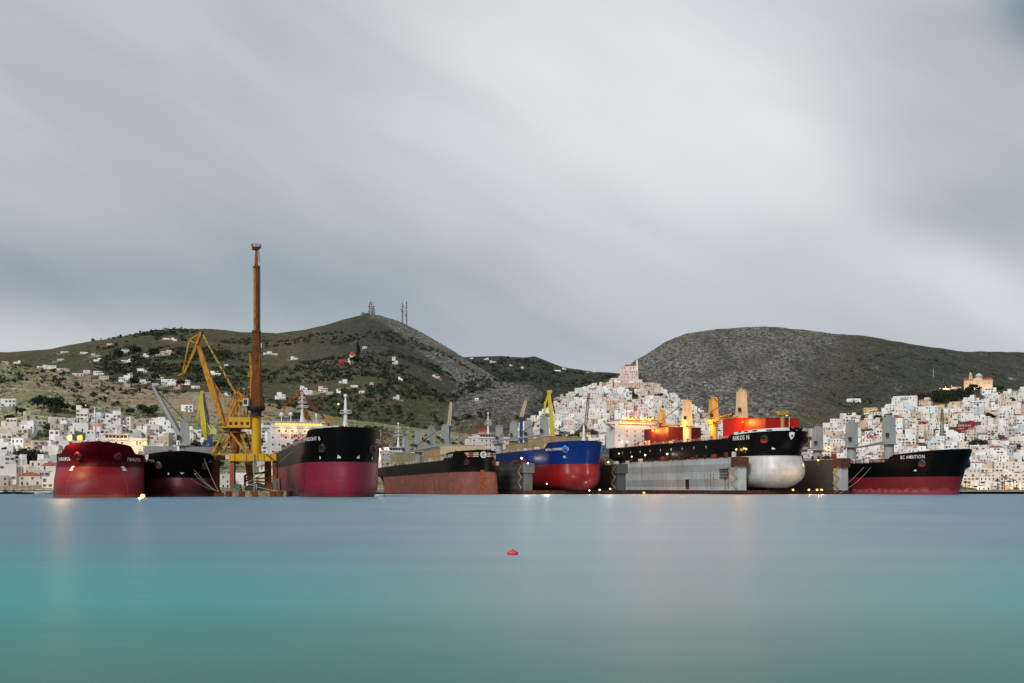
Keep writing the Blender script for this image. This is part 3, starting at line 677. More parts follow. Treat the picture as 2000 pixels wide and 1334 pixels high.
# --- 3: tall black and plum ship
t3, b3 = hullpair('tall_black', (0.0025, 0.0025, 0.003), (0.22, 0.008, 0.030), tamt=.10, bamt=.14, plates=11, brough=.42)
s3 = Ship('bulk_carrier', 'tall black bulk carrier with plum red bottom and white bridge, beside the yellow gantry', XY(683, 366), XY(575, 556), 30.5, 21.3, 25.6, 13.4, Led=22, Leb=30, rake=1, p=2.1, q=1.75, pb=2.1, qb=1.7, fcl=14.5, fcs=1.0, sheer=.9, tuck=(1.2, 14, 5, 5), bilge=6.5, keel=2.5, kb=5, top=t3, bot=b3, bulb=(190, 6.0, 8, 3.2, 5.4), flare=1.4)
s3.text('STARLIGHT B', s3.L - 11.5, 21.6, 1.4, -1); s3.text('STARLIGHT B', s3.L - 14.5, 20.9, 1.7, 1)
for sd in (1, -1):
    s3.anchor(s3.L - 6, 18.5, sd, steel('black_pocket', (.02, .02, .022), amt=.2), ANC, .9)
    s3.patch(s3.L - 2.5, 15.2, [(-.7, -.5), (.7, -.5), (.8, .2), (.2, .5), (0, 1.0), (-.2, .3)], sd, 'bulb_mark', MARK); s3.patch(s3.L - 8, 15.0, [(-.35, -.6), (.35, -.2), (.1, .7), (-.3, .4)], sd, 'thruster_mark', MARK)
    cb = MB(); cb.tube(s3.pt(s3.L - 12, sd * 14.6, 15), s3.pt(s3.L - 14, sd * 15.9, -1), .09); cb.build('hanging_cable', BLACKW, s3.root)
a3, br3 = s3.house(6, 22, 31, 21.3, 36.5, 4, wing=37, bridge_w=28, lit=2, cols=9)
mb = MB(); vs, fs = text_mesh('NO SMOKING', 1.9); mb.add([(22.35, u - .5, 31.4 + v) for u, v, _ in vs], fs)
mb.build('safety_lettering', plain('sign_red', (.5, .02, .02), .5), a3)
s3.mast(17, 2.5, 39.5, 17.5, .75, arms=4, plat=3.8, dome=False); s3.radome(15, -8.5, 39.5, 3.6, 1.25); s3.radome(15, -3.5, 39.5, 4.0, 1.2); s3.radome(15, 10.5, 39.5, 3.5, .7)
s3.funnel(4, 8, 38, 7.5, BLACKW)
s3.mast(s3.L - 7, -.5, 25.5, 13.2, .75, arms=1, plat=2.6)
fb = MB(); fb.box((s3.L - 8.5, -2, 26.2), (2.5, 5.5, 2)); fb.build('deck_locker', WHITE, s3.root)
for i in range(6): s3.hatch(28 + i * 20, 43 + i * 20, 17, 21.3, 1.9, REDP)
for i in range(5): # mooring winches and vents on the open deck edge
    v = MB(); v.lathe((s3.L - 30 - i * 6, -13.6, 21.3), [(.4, 0), (.4, 1.4), (.8, 1.5), (.8, 2.1), (.1, 2.3)], 10); v.build('deck_vent', steel('rust_vent', (.2, .05, .03), amt=.3), s3.root)
# --- 4: black ship with rusty rose bottom
t4, b4 = hullpair('worn_black', (0.006, 0.005, 0.0045), (0.21, 0.062, 0.058), tamt=.15, bamt=.5, plates=10, brough=.65, bdirt=.45, rust=(.30, .10, .045), tdirt=.25)
s4 = Ship('bulk_carrier', 'worn black bulk carrier with rusty rose bottom and striped bow emblem', XY(944, 512), XY(763, 690), 26.5, 18.8, 22.4, 12.0, trim=1.5, Led=22, Leb=18, rake=.5, p=2.1, q=1.7, pb=2.4, qb=2.1, tuck=(1.0, 14, 5, 5), fcl=25, fcs=3.5, sheer=1.2, top=t4, bot=b4)
s4.text('SEA LADY', s4.L - 20, 20.0, 1.9, -1); s4.text('SEA LADY', s4.L - 14, 20.6, 1.6, 1)
for sd in (1, -1):
    s4.anchor(s4.L - 5, 17.0, sd, steel('plum_pocket', (.045, .02, .024), amt=.3), ANC, .9)
    for r_ in range(3):
        z = 21.9 - r_ * .85
        for a, b_, mt in ((1.9, 4.6, plain('band_cream', (.6, .5, .42), .6)), (4.6, 7.4, plain('band_orange', (.36, .08, .03), .6)), (7.4, 9.8 - r_ * .8, plain('band_cream2', (.5, .42, .36), .6))):
            xs = s4.stem(z)
            s4.patch(s4.arc(xs - .05, z, -a), z, [(0, -.24), (-(b_ - a) / 2, -.24), (-(b_ - a), -.24), (-(b_ - a), .24), (-(b_ - a) / 2, .24), (0, .24)], sd, 'bow_stripe', mt, .12)
em = MB(); xs = s4.stem(21.2); p0 = s4.pt(xs + .35, 0, 21.0); k = 20
em.add([p0 + Vector((.0 if i else 0, 1.75 * math.cos(6.2832 * i / k), 1.75 * math.sin(6.2832 * i / k))) for i in range(k)] + [p0 + Vector((-1.2, 1.75 * math.cos(6.2832 * i / k), 1.75 * math.sin(6.2832 * i / k))) for i in range(k)], [tuple(range(k))] + [(i, (i + 1) % k, k + (i + 1) % k, k + i) for i in range(k)])
eo = em.build('bow_emblem', plain('emblem_white', (.55, .55, .52), .5), s4.root)
e2 = MB(); 
for a in range(6): e2.beam(p0 + Vector((.06, .9 * math.cos(a * .8 + .6), .9 * math.sin(a * .8 + .6))), p0 + Vector((.06, .9 * math.cos(a * .8 + 1.4), .9 * math.sin(a * .8 + 1.4))), .22)
e2.beam(p0 + Vector((.06, .3, .5)), p0 + Vector((.06, -.3, -.5)), .2); e2.build('emblem_device', plain('emblem_dark', (.08, .08, .09), .5), eo)
rs = MB(); prof_ = [(2.0, .08), (4.5, .2), (6.5, .5), (8.8, .65), (10.2, .3), (13.0, .25)]; vs = []
for z, u in prof_: vs += [s4.on(s4.arc(s4.stem(z) - .05, z, -u * 1.3), z, -1, .07)[0], s4.pt(s4.stem(z) + .1, 0, z), s4.on(s4.arc(s4.stem(z) - .05, z, -u), z, 1, .07)[0]]
rs.add(vs, [f for k in range(5) for f in ((3 * k, 3 * k + 1, 3 * k + 4, 3 * k + 3), (3 * k + 1, 3 * k + 2, 3 * k + 5, 3 * k + 4))])
rs.build('rust_stain', plain('fresh_rust', (.30, .065, .02), .9, var=.8, scale=1.2), s4.root)
s4.house(10, 23, 25, 18.8, 29.5, 3, wing=27, bridge_w=15, cols=8); s4.mast(17, 1, 32.5, 17, .6, arms=3, plat=4.2)
sc = MB(); sc.lattice((8, 0, 30), (8, 0, 45), 13, 13, .32, 6); sc.build('scaffolding', steel('brown_scaffold', (.13, .07, .06), amt=.4), s4.root)
yw = MB(); yw.lattice((28, -11, 19), (28, -11, 28), 7, 7, .14, 3); yw.build('gangway_tower', plain('grey_pipe', (.25, .2, .16), .6), s4.root)
s4.hatch(34, 48, 18, 18.8, 8.8, steel('khaki_hatch_paint', (.31, .27, .16), amt=.25, rough=.7), 'stacked_hatch_cover')
s4.hatch(s4.L - 76, s4.L - 44, 20, 18.8, 7.6, TANP, 'stacked_hatch_cover'); 
tri = MB(); tri.box((s4.L - 43.5, -6, 24.5), (.3, 2.2, 2.8)); tri.build('warning_board', plain('sign_yellow', (.6, .38, .02), .6), s4.root)
s4.hatch(s4.L - 40, s4.L - 27, 22, 22.5, 4.8, CREAMP, 'stacked_hatch_cover', False)
mb = MB(); mb.box((s4.L - 26, 0, 24.0), (.5, 20, 2.2)); mb.build('breakwater', CREAMP, s4.root)
sage = steel('sage_crane_paint', (.26, .31, .29), amt=.16, rough=.5)
for i, (x, h, jb) in enumerate(((40, 19, None), (70, 20.5, None), (98, 22, None), (126, 21, (-46, -9, -2.2)))):
    s4.crane(x, 0, 18.8, h, 4.3, sage, jib=jb, jw=1.6)
# --- 5: blue ship in the second floating dock
t5, b5 = hullpair('royal_blue', (0.003, 0.018, 0.11), (0.19, 0.003, 0.006), tamt=.04, bamt=.08, plates=9, brough=.3, wl=None)
s5 = Ship('bulk_carrier', 'royal blue bulk carrier with red bottom standing in the small floating dock', XY(1150, 520), XY(940, 690), 29.5, 25.2, 28.2, 16.3, zlow=2.4, Led=22, Leb=26, rake=1, p=2.2, q=1.9, fcl=24, fcs=.6, sheer=.6, top=t5, bot=b5, bilge=5, keel=7, kb=8, tuck=(1.5, 17, 5, 6))
s5.text('IMPERIAL CONFIDENCE', s5.L - 14.5, 23.9, 1.3, -1); s5.text('IMPERIAL CONFIDENCE', s5.L - 15, 24.2, 1.15, 1)
for sd in (1, -1): s5.anchor(s5.L - 7, 24.4, sd, steel('sky_blue_pocket', (.03, .19, .55), amt=.03), ANC, 1.0)
for u in (-.2, .5): s5.patch(s5.L - 8, 20.0 + u, [(-.8, -.1), (.8, -.1), (.6, .15), (-.9, .15)], -1, 'thruster_mark', MARK)
s5.house(4, 20, 27, 25.2, 37.5, 4, wing=29, bridge_w=17, cols=9); s5.mast(12, 1, 40.5, 15, .6, arms=2, plat=3.2)
rb = MB(); rb.box((15, -4.5, 42.2), (2, 5, 3.4)); rb.build('red_locker', plain('signal_red', (.5, .015, .02), .5), s5.root)
for i, (x, h, jb) in enumerate(((38, 19, (-20, 2, 1)), (66, 20, (-24, -3, 0)), (92, 19, None), (118, 19.5, (-36, -6, -.6)))):
    s5.crane(x, 0, 25.2, h, 4.6, GREYP, jib=jb, jw=1.5)
s5.hatch(s5.L - 62, s5.L - 40, 22, 25.2, 6.8, TANP, 'stacked_hatch_cover'); s5.hatch(s5.L - 100, s5.L - 72, 22, 25.2, 5.2, TANP, 'stacked_hatch_cover')
s5.hatch(s5.L - 36, s5.L - 27, 24, 26.0, 6.2, TANP, 'stacked_hatch_cover', False)
s5.mast(s5.L - 6, -.2, 28, 9.5, .85, arms=0, dome=False)
yb = MB(); yb.lathe((s5.L - 27.5, -12.8, 25.3), [(1.6, 0), (1.9, 1.2), (1.2, 2.4), (.1, 2.7)], 12); yb.build('yellow_cowl', plain('cowl_yellow', (.6, .38, .02), .6), s5.root)
# --- 6: black and silver ship high in the big floating dock
t6, b6 = hullpair('glossy_black', (0.003, 0.003, 0.004), (0.52, 0.51, 0.52), tamt=.03, bamt=.05, plates=12, brough=.34, bdirt=.25, rust=(.22, .18, .12), wl=None)
s6 = Ship('bulk_carrier', 'black bulk carrier with silver bottom raised high in the grey floating dock', XY(1556, 516), XY(1222, 700), 33.0, 31.4, 34.5, 20.8, zlow=3.6, Led=22, Leb=22, rake=3.0, p=2.2, q=1.8, pb=2.5, qb=2.2, fcl=35, fcs=4.5, sheer=1.0, top=t6, bot=b6, bilge=7.5, keel=11, kb=10, tuck=(4.0, 22, 7, 7))
s6.text('NIKOS N', s6.L - 27, 29.9, 2.6, -1)
for sd in (1, -1): s6.anchor(s6.L - 10, 29.6, sd, steel('black_pocket2', (.02, .018, .02), amt=.1), steel('red_anchor', (.35, .03, .02), amt=.2), 1.2)
# white bulwark strip along the top of the forecastle, with dark fairleads
for sd in (1, -1):
    vs = []; xs = np.linspace(s6.L - 34, s6.stem(34.5) - .1, 40)
    for x in xs:
        zt = s6.top(x); vs += [s6.on(x, zt - .05, sd, .05)[0], s6.on(x, zt - 1.5, sd, .06)[0]]
    mb = MB(); mb.add(vs, [(2 * i, 2 * i + 1, 2 * i + 3, 2 * i + 2) for i in range(39)]); mb.build('white_bulwark', WHITE, s6.root)
    for x in (s6.L - 28, s6.L - 22, s6.L - 15, s6.L - 7): s6.patch(x, 34.4, [(-1.6, -.4), (1.6, -.4), (1.6, .3), (-1.6, .3)], sd, 'fairlead', BLACKW, .14)
sh = [(-1.5, 1.7), (0, 2.0), (1.5, 1.7), (1.3, -.3), (0, -2.1), (-1.3, -.3)]
xe = s6.xat(2.6, 31.4); s6.decal(xe, 31.4, -1, sh, 'shield_emblem', MARK, .6)
s6.decal(xe, 31.3, -1, [(-.7, -.6), (.7, -.6), (.3, .1), (.6, .9), (0, .5), (-.6, .9), (-.3, .1)], 'shield_device', plain('emblem_blue', (.01, .015, .06), .5), .68)
for x, z in ((s6.L - 24, 25.2), (s6.L - 8, 24.6)): s6.patch(x, z, [(-.9, -.5), (.9, -.4), (1.0, .1), (0, .5), (-.1, 1.1), (-.5, .2)], -1, 'bulb_mark', MARK)
s6.house(6, 20, 37, 31.4, 48.0, 5, wing=47, bridge_w=31, lit=1, cols=6)
sc = MB(); 
for z in (52, 55, 58): sc.rail([(17, -8, z), (17, 8, z)], 1, .15, 3)
for y in (-8, 0, 8): sc.beam((17, y, 50.5), (17, y, 60), .3)
sc.build('radar_gantry', steel('red_gantry', (.35, .05, .03), amt=.2), s6.root)
s6.hatch(50, 82, 24, 31.6, 10.5, steel('maroon_hatch_paint', (.09, .005, .008), amt=.05, rough=.5), 'stacked_hatch_cover', False)
s6.hatch(s6.L - 52, s6.L - 34, 24, 31.6, 11.0, steel('bright_red_hatch_paint', (.50, .012, .008), amt=.03, rough=.5), 'stacked_hatch_cover', False)
s6.hatch(s6.L - 32, s6.L - 12, 22, 34.0, 7.2, steel('red_forward_hatch_paint', (.42, .010, .008), amt=.05, rough=.5), 'stacked_hatch_cover', False)
YEL = steel('ochre_crane_paint', (.50, .33, .09), amt=.2, rough=.5, rust=(.2, .07, .02))
CRM = steel('cream_crane_paint', (.62, .50, .30), amt=.06, rough=.5)
s6.crane(60, -4, 31.4, 22, 3.6, YEL, jib=(-16, 4, -1.0), jw=1.6); s6.crane(90, -3, 31.4, 26, 5.0, CRM, jib=(-36, -3, 1.0), mj=YEL, jw=1.6)
s6.crane(122, -4, 31.4, 25, 4.6, YEL, jib=(24, -4, 2.5), jw=1.6); s6.crane(150, -3, 31.4, 27, 5.0, CRM, jib=(-38, -6, -1), mj=YEL, jw=1.6)
fm = MB(); fm.lathe((s6.L - 9.5, -2, 33.5), [(1.1, 0), (1.1, 9), (1.5, 9.4)], 12); fm.box((s6.L - 9.5, -2, 43.8), (3, 4.5, 2.2), top=(1.3, 1.3)); fm.build('foremast_platform', YEL, s6.root)
pl = MB(); pl.tube((s6.L - 9, 2, 34), (s6.L - 9, 2, 42), .14); pl.build('jackstaff', WHITE, s6.root)
for i in range(9):
    v = MB(); v.lathe((30 + i * 13.5, -15.2, 31.4), [(.5, 0), (.5, 1.3), (1.0, 1.4), (1.0, 2.0), (.1, 2.3)], 10); v.build('deck_vent', steel('red_vent', (.30, .03, .025), amt=.2), s6.root)
    s6.patch(26 + i * 13.5, 27.6, [(-.18, -1.0), (.18, -1.0), (.18, 0), (.8, 0), (0, .6), (-.8, 0), (-.18, 0)], -1, 'tug_mark', MARK)
# --- 7: black and red ship seen almost side on
t7, b7 = hullpair('deep_black', (0.0025, 0.003, 0.004), (0.18, 0.008, 0.015), wl=((.30, .045, .06), 3.4), tamt=.06, bamt=.15, plates=10, brough=.5)
s7 = Ship('bulk_carrier', 'black bulk carrier with bright red bottom, bow pointing right, rightmost ship', XY(1880, 497), XY(1522, 660), 26.0, 17.6, 21.5, 9.4, Led=24, Leb=22, rake=7.5, flare=.8, p=2.2, q=1.9, fcl=38, fcs=6, sheer=1.8, top=t7, bot=b7)
s7.text('BC AMBITION', s7.L - 22, 19.0, 1.9, -1); s7.anchor(s7.L - 15, 16.3, -1, steel('grey_pocket2', (.05, .055, .06), amt=.2), steel('red_anchor', (.35, .03, .02), amt=.2), 1.1); s7.anchor(s7.L - 9, 16.5, 1, BLACKW, ANC, 1.5)
s7.patch(s7.L - 20, 12.7, [(-1, -.3), (.9, -.5), (1.1, .2), (.2, .5)], -1, 'thruster_mark', MARK)
# chalky fouling band with letters above the waterline
chalk = plain('chalky_fouling', (.30, .09, .10), .85, var=.5, scale=1.0)
rnd = random.Random(4)
for i in range(22):
    x = 60 + i * 5.6
    if x > s7.L - 12: break
    n = 9; pp = [((1.5 + rnd.random() * .9) * math.cos(6.28 * k / n), (.75 + rnd.random() * .5) * math.sin(6.28 * k / n)) for k in range(n)]
    s7.patch(x, 1.9 + rnd.uniform(-.2, .3), pp, -1, 'chalk_patch', chalk, .06)
s7.house(4, 18, 25, 17.6, 26, 3)
for x, h, jb in ((44, 24.0, None), (79, 25.0, None), (113, 26.0, (-32, 0, -2.4))): s7.crane(x, 0, 17.2, h, 5.2, GREYP, jib=jb, jw=1.6, taper=.9)
for i in range(6): s7.hatch(24 + i * 19, 38 + i * 19, 16, 17.6, 1.9, steel('maroon_deck', (.2, .03, .03), amt=.3))

# loose fittings along the deck edges and on the forecastles: vents, winches, lockers, bollards
def fittings(s, n, seed, mats, z, x0=26, x1=None, fc=6):
    rn = random.Random(seed); x1 = x1 or s.L - s.fcl - 6
    for i in range(n):
        x = x0 + (x1 - x0) * (i + rn.random() * .7) / n; y = rn.choice((-1, -1, 1)) * (s.B / 2 - rn.uniform(1.4, 2.6)); h = rn.uniform(1.2, 3.2); q = MB(); k = rn.random(); dz = z - s.trim * (1 - x / s.L)
        if k < .35: q.lathe((x, y, dz), [(.4, 0), (.4, h * .7), (.85, h * .75), (.85, h), (.1, h + .2)], 8); nm = 'deck_vent'
        elif k < .7: q.box((x, y, dz + h / 2), (rn.uniform(1, 3), 1.4, h)); q.box((x, y, dz + h + .1), (1.2, 1.6, .2)); nm = 'deck_locker'
        else: q.tube((x, y - .8, dz + 1), (x, y + .8, dz + 1), .75, n=10); q.box((x, y, dz + .4), (1.8, 2.2, .8)); nm = 'winch'
        q.build(nm, rn.choice(mats), s.root)
    for i in range(fc):
        x = s.L - 2.5 - s.fcl * .7 * rn.random(); y = rn.uniform(-.75, .75) * s.hb(x, s.zf); q = MB(); zt = s.top(x) - 1.1; h = rn.uniform(1.4, 2.3); dz = zt - s.trim * (1 - x / s.L)
        if rn.random() < .5: q.lathe((x, y, dz), [(.3, 0), (.3, h), (.45, h + .1), (.1, h + .25)], 8); nm = 'bollard'
        else: q.box((x, y, dz + h / 2), (.9, 1.6, h)); nm = 'fairlead_roller'
        q.build(nm, rn.choice(mats), s.root)
mr_ = steel('fitting_rust', (.16, .05, .035), amt=.4); mg_ = steel('fitting_grey', (.25, .26, .26), amt=.2)
fittings(s1, 14, 1, [mr_, WHITE, mg_], 16.2, fc=3); fittings(s2, 14, 2, [mg_, WHITE, mr_], 14.2, fc=8); fittings(s3, 20, 3, [mr_, mr_, mg_], 21.3, fc=5); fittings(s4, 22, 4, [CREAMP, mg_, mr_], 18.8, fc=9)
fittings(s5, 22, 5, [TANP, mg_, WHITE], 25.2, fc=6); fittings(s6, 30, 6, [steel('red_vent', (.30, .03, .025), amt=.2), mr_, CREAMP], 31.4, fc=5); fittings(s7, 26, 7, [WHITE, mg_, mr_], 17.6, x0=60, fc=6)
# ---------------- floating docks
DOCKG = steel('dock_grey_paint', (0.40, 0.44, 0.45), amt=.22, rough=.55, plates=15, rust=(.25, .13, .05), streak=.85, dirtamt=.35, dirt=(.12, .12, .11))
DOCKD = steel('dock_dark_paint', (0.075, 0.085, 0.085), amt=.25, rough=.6, plates=6, dirtamt=.4)
DOCKB = steel('dock_brown_paint', (0.06, 0.056, 0.046), amt=.18, rough=.7, plates=6, rust=(.12, .05, .03), dirtamt=.3)
RUSTD = steel('dock_rust', (0.024, 0.011, 0.008), amt=.6, rough=.8)
LAMPY = glow('sodium_lamp', (1.0, 0.58, 0.16), 3.2); LAMPO = glow('orange_lamp', (1.0, 0.42, 0.03), 2.4); LAMPW = glow('white_lamp', (1.0, 0.9, 0.7), 9)
LC = {'y': (LAMPY, (1.0, .60, .22)), 'o': (LAMPO, (1.0, .38, .06)), 'w': (LAMPW, (1.0, .9, .75))}
def lamp(p, kind, r, power, label, group='work lamps on the shipyard', pole=0.0, soft=0.5, parent=None, name='work_lamp', cat='lamp'):
    """a lamp housing with a glowing lens; its point light sits just in front of the lens"""
    o = empty(name, (p[0], p[1], p[2] - pole), 0, None if parent else label, None if parent else cat, None if parent else group)
    if parent is not None:
        m = world_mat(parent).inverted() @ Vector(o.location); o.location = m; o.parent = parent
    base = Vector((0, 0, pole))
    b = MB(); b.lathe(base, [(r * .2, -r * .8), (r * .8, -r * .35), (r, 0), (r * .9, r * .45), (r * .2, r)], 10); b.build('lens', LC[kind][0], o)
    h = MB(); h.box(base + Vector((0, r * 1.1, r * .2)), (r * 2, r * .8, r * 1.6))
    if pole: h.tube((0, r, 0), (0, r, pole), .09)
    h.build('housing', plain('lamp_housing', (.08, .08, .08), .6), o)
    if power:
        l = bpy.data.lights.new('lamp_light', 'POINT'); l.energy = power; l.color = LC[kind][1]; l.shadow_soft_size = soft
        lo = bpy.data.objects.new('lamp_light', l); COL.objects.link(lo); lo.parent = o; lo.location = base + Vector((0, -r * 2.5, 0))
    return o
def dock(label, A, ax, width, wall_w, length, ht, mo, mi, me, deckz=2.2, plat=None):
    """A = front left outer corner (x, y); ax = unit vector pointing aft; walls with end towers, safety deck clutter"""
    rz = math.atan2(ax[1], ax[0]) - math.pi / 2; root = empty('floating_dock', (A[0], A[1], 0), rz, label, 'floating dock', 'floating docks')
    L, W = length, width
    mb = MB(); mb.b2((-.5, 0, -1.5), (W + .5, L, deckz)); mb.b2((-.5, -.6, -.6), (W + .5, -.01, .5)); mb.build('pontoon', RUSTD, root)
    for i, (x0, x1) in enumerate(((0, wall_w), (W - wall_w, W))):
        mb = MB(); mb.b2((x0, 6, deckz + .01), (x1, L, ht)); mb.b2((x0 + .4, 0, deckz + .01), (x1 - .4, 5.99, ht - 4.5), 1); mb.b2((x0 - .15, 5.9, ht), (x1 + .15, L, ht + .25), 1)
        mb.b2((x0 - .12, 6.2, ht * .62), (x1 + .12, L, ht * .62 + .18))
        wl = mb.build('side_wall', [mo if i == 0 else mi, me], root)
        tw = MB(); tw.b2((x0 - .3, -1.2, ht - 4.6), (x1 + .3, 6.1, ht + .6)); 
        for k in range(5): tw.b2((x0 - .35, -1.0 + k * 1.4, ht - 4.6), (x0 - .3, -.7 + k * 1.4, ht + .6)); tw.b2((x1 + .3, -1.0 + k * 1.4, ht - 4.6), (x1 + .35, -.7 + k * 1.4, ht + .6))
        tw.build('end_platform', plat or steel('platform_brown', (.06, .03, .02), amt=.5, rough=.8), wl)
        st = MB()
        for k in range(4): st.beam((x0 - .6, .5 + (k % 2) * 5, deckz + 1 + k * 3), (x0 - .6, 5.5 - (k % 2) * 5, deckz + 4 + k * 3), .25, .5)
        st.build('ladder', plain('ladder_yellow', (.35, .24, .06), .7), wl)
        r = MB(); r.rail([(x0 + .2, 6, ht + .25), (x0 + .2, L, ht + .25)], 1.2, .1, 3); r.rail([(x1 - .2, 6, ht + .25), (x1 - .2, L, ht + .25)], 1.2, .1, 3); r.build('railing', RUSTD, wl)
        rn = random.Random(int(W * 10 + i)); 
        for k in range(int(L / 7)):
            y = 9 + k * 7 + rn.uniform(-2, 2); q = MB()
            if rn.random() < .5: q.lathe(((x0 + x1) / 2 + rn.uniform(-1, 1), y, ht + .25), [(.6, 0), (.6, 1.3 + rn.random()), (.9, 1.5 + rn.random()), (.2, 2.6)], 8); q.build('capstan', RUSTD, wl)
            else:
                h_ = rn.uniform(1.4, 3.4); q.box(((x0 + x1) / 2 + rn.uniform(-1, 1), y, ht + .25 + h_ / 2), (rn.uniform(1.2, 2.6), rn.uniform(1.2, 3.5), h_)); q.build('deck_box', rn.choice([RUSTD, CREAMP, plain('box_white', (.55, .54, .5), .6), steel('box_red', (.22, .03, .02), amt=.3)]), wl)
    return root
axd = -(s6.bow - s6.st).to_2d().normalized()
d6 = dock('big floating dock with pale grey outer wall holding the black and silver ship', XY(1441, 522), axd, 73, 5.8, 135, 19.6, DOCKG, DOCKB, DOCKG)
def dpt(root, x, y, z): return world_mat(root) @ Vector((x, y, z))
# rust runs, doorway and fenders on the grey wall
def on_wall(root, name, mt, boxes):
    for b in boxes: q = MB(); q.b2(*b); q.build(name, mt, root)
on_wall(d6, 'wall_opening', BLACKW, [((-.1, 50, 2.6), (.02, 54, 8.5))])
run = plain('rust_run', (.30, .17, .06), .9, var=.7, scale=.9)
for y, z0, z1, w_ in ((24, 4, 12.5, .5), (27, 3, 11.6, .9), (30, 3.5, 12, .6), (33, 6, 11.4, .5), (108, 5, 19, .6), (93, 9, 18, .4), (120, 8, 17, .4), (9, 3, 15, 1.4), (12, 2.5, 9, 1.0), (62, 3, 10, .3), (42, 3, 12, .3)):
    q = MB(); n = 7; vs = []
    rn = random.Random(int(y * 3))
    for k in range(n): zz = z1 + (z0 - z1) * k / (n - 1); ww = w_ * (1.0 - .5 * k / n) * rn.uniform(.5, 1.1); vs += [(-.012, y - ww, zz), (-.012, y + ww, zz)]
    q.add(vs, [(2 * k, 2 * k + 1, 2 * k + 3, 2 * k + 2) for k in range(n - 1)]); q.build('rust_run', run, d6)
for z in (9.0, 10.6, 12.2, 13.6): q = MB(); q.b2((-1.0, 9, z), (-.05, 17, z + .45)); q.build('fender_bar', RUSTD, d6)
d5 = dock('small dark floating dock holding the blue ship', XY(1021, 522), -(s5.bow - s5.st).to_2d().normalized(), 62, 6.0, 140, 16.2, DOCKD, DOCKB, DOCKD, plat=DOCKD)
# keel blocks under the two docked ships
for sh, dk_ in ((s6, d6), (s5, d5)):
    for k in range(26):
        x = 20 + k * (sh.L - 45) / 25; p = sh.w(x, 0, 0); q = MB(); h_ = sh.zlow - 2.2; q.box((p.x, p.y, 2.2 + h_ / 2), (4, 1.6, h_)); q.build('keel_block', RUSTD, dk_, world=True)
# ---------------- lamps seen lit, plus an added lamp for the water glow
for px, py, d, k, r, pw, lb in (
    (1283, 797, 620, 'o', .6, 0, ''),):
    pass
def slamp(ship, x, y, z, kind, r, pw, soft=.4): return lamp(ship.w(x, y, z), kind, r, pw, None, parent=ship.root, name='deck_lamp', soft=soft)
for y in (-9.5, -3.5, 4, 9.5): slamp(s6, 22.8, y, 52.2, 'o', .95, 3200, .6)
slamp(s6, 63, -12.5, 41, 'o', .95, 9000, 1); slamp(s6, 93.5, -6.5, 42.0, 'o', .8, 11000, 1); slamp(s6, 125.5, -7.5, 42.2, 'o', .8, 9000, 1); slamp(s6, s6.L - 30, -13.5, 40, 'o', .4, 15000, 1.5); slamp(s6, 75, -14.5, 41, 'o', .4, 10000, 1.5)
slamp(s6, 147, 0, 46.5, 'o', .6, 24000, 1.5); slamp(s6, 119, 3, 46.5, 'o', .6, 18000, 1.5); slamp(s6, s6.L - 14, 4, 43, 'o', .5, 7000, 1.0)
slamp(s6, 24, -15, 35, 'w', .35, 130); slamp(s6, 24, -11, 35.4, 'w', .3, 130)
for y in (-7.5, -1.5, 5): slamp(s3, 24, y, 35.4 + (y == -1.5) * .3, 'y', .45, 260, .6)
slamp(s3, 24, -4.5, 33.2, 'y', .45, 150)
slamp(s3, s3.L - 7, -3.2, 35.5, 'y', .4, 150)
slamp(s4, 18, -12.5, 31, 'w', 1.0, 9000, .8)
for y in (-9.2, -5.8): slamp(s1, s1.L - 6.5, y, 21.4, 'o' if y > -7 else 'y', 1.1, 9000, .8)
for y in (8.5, 13.8): slamp(s1, 36, y + 1.0, 26.5, 'y', 1.15, 7000, .8)
slamp(s1, 60, 2, 21.5, 'y', .3, 0)
DL = [(1190, 905, 'y'), (1209, 886, 'y'), (1234, 892, 'y'), (1260, 889, 'w'), (1303, 887, 'w'), (1325, 885, 'w'), (1349, 884, 'w'), (1194, 910, 'y'), (1172, 911, 'y')]
for i, (px, py, k) in enumerate(DL):
    lamp(P(px, py, 640 - i * 8), k, .5, 700, ['lowest left', 'second', 'third', 'fourth', 'fifth', 'sixth', 'seventh', 'lower left extra', 'outermost left'][i] + ' small lamp along the grey dock wall, counted from the left', 'small lamps along the dock walls', pole=2.5, soft=.4)
LB = [((1438, 878), 538, 'y', 1500, 'lamp on a post at the near end of the grey dock wall'), ((1598, 899), 548, 'y', 2600, 'lamp above the brown dock wall, right of the silver bow'), ((1019, 895), 560, 'w', 1500, 'white lamp on the left wall of the dark floating dock'),
      ((1457, 877), 516, 'y', 1800, 'lamp shining on the black bow just above the end of the grey dock wall')]
for (px, py), d, k, pw, lb in LB: lamp(P(px, py, d), k, .55, pw, lb, pole=2.2)
for i, px in enumerate((1549, 1580, 1596, 1605)): lamp(P(px, 957, 508), 'y', .55, 2600, ('first', 'second', 'third', 'fourth')[i] + ' lamp from the left in the row on the dock pontoon under the silver bow', soft=.4)
for px, py in ((1151, 958), (1171, 957), (1192, 955)): lamp(P(px, py, 522), 'w', .35, 500, {1151: 'left', 1171: 'middle', 1192: 'right'}[px] + ' of three small white lamps on the pontoon right of the blue ship')
lamp(P(1068, 945, 505), 'w', .3, 6500, 'floodlight low in front of the left bilge of the blue ship', soft=.5)
lamp(P(1031, 905, 512), 'w', .3, 5500, 'floodlight on the left end tower of the dark floating dock', soft=.5)
lamp(P(1188, 903, 512), 'w', .3, 5500, 'floodlight on the right end tower of the dark floating dock', soft=.5)
lamp(P(278, 969.5, 339), 'y', .8, 4500, 'yellow lamp low on the water between the crimson ship and the small black ship', soft=.6)
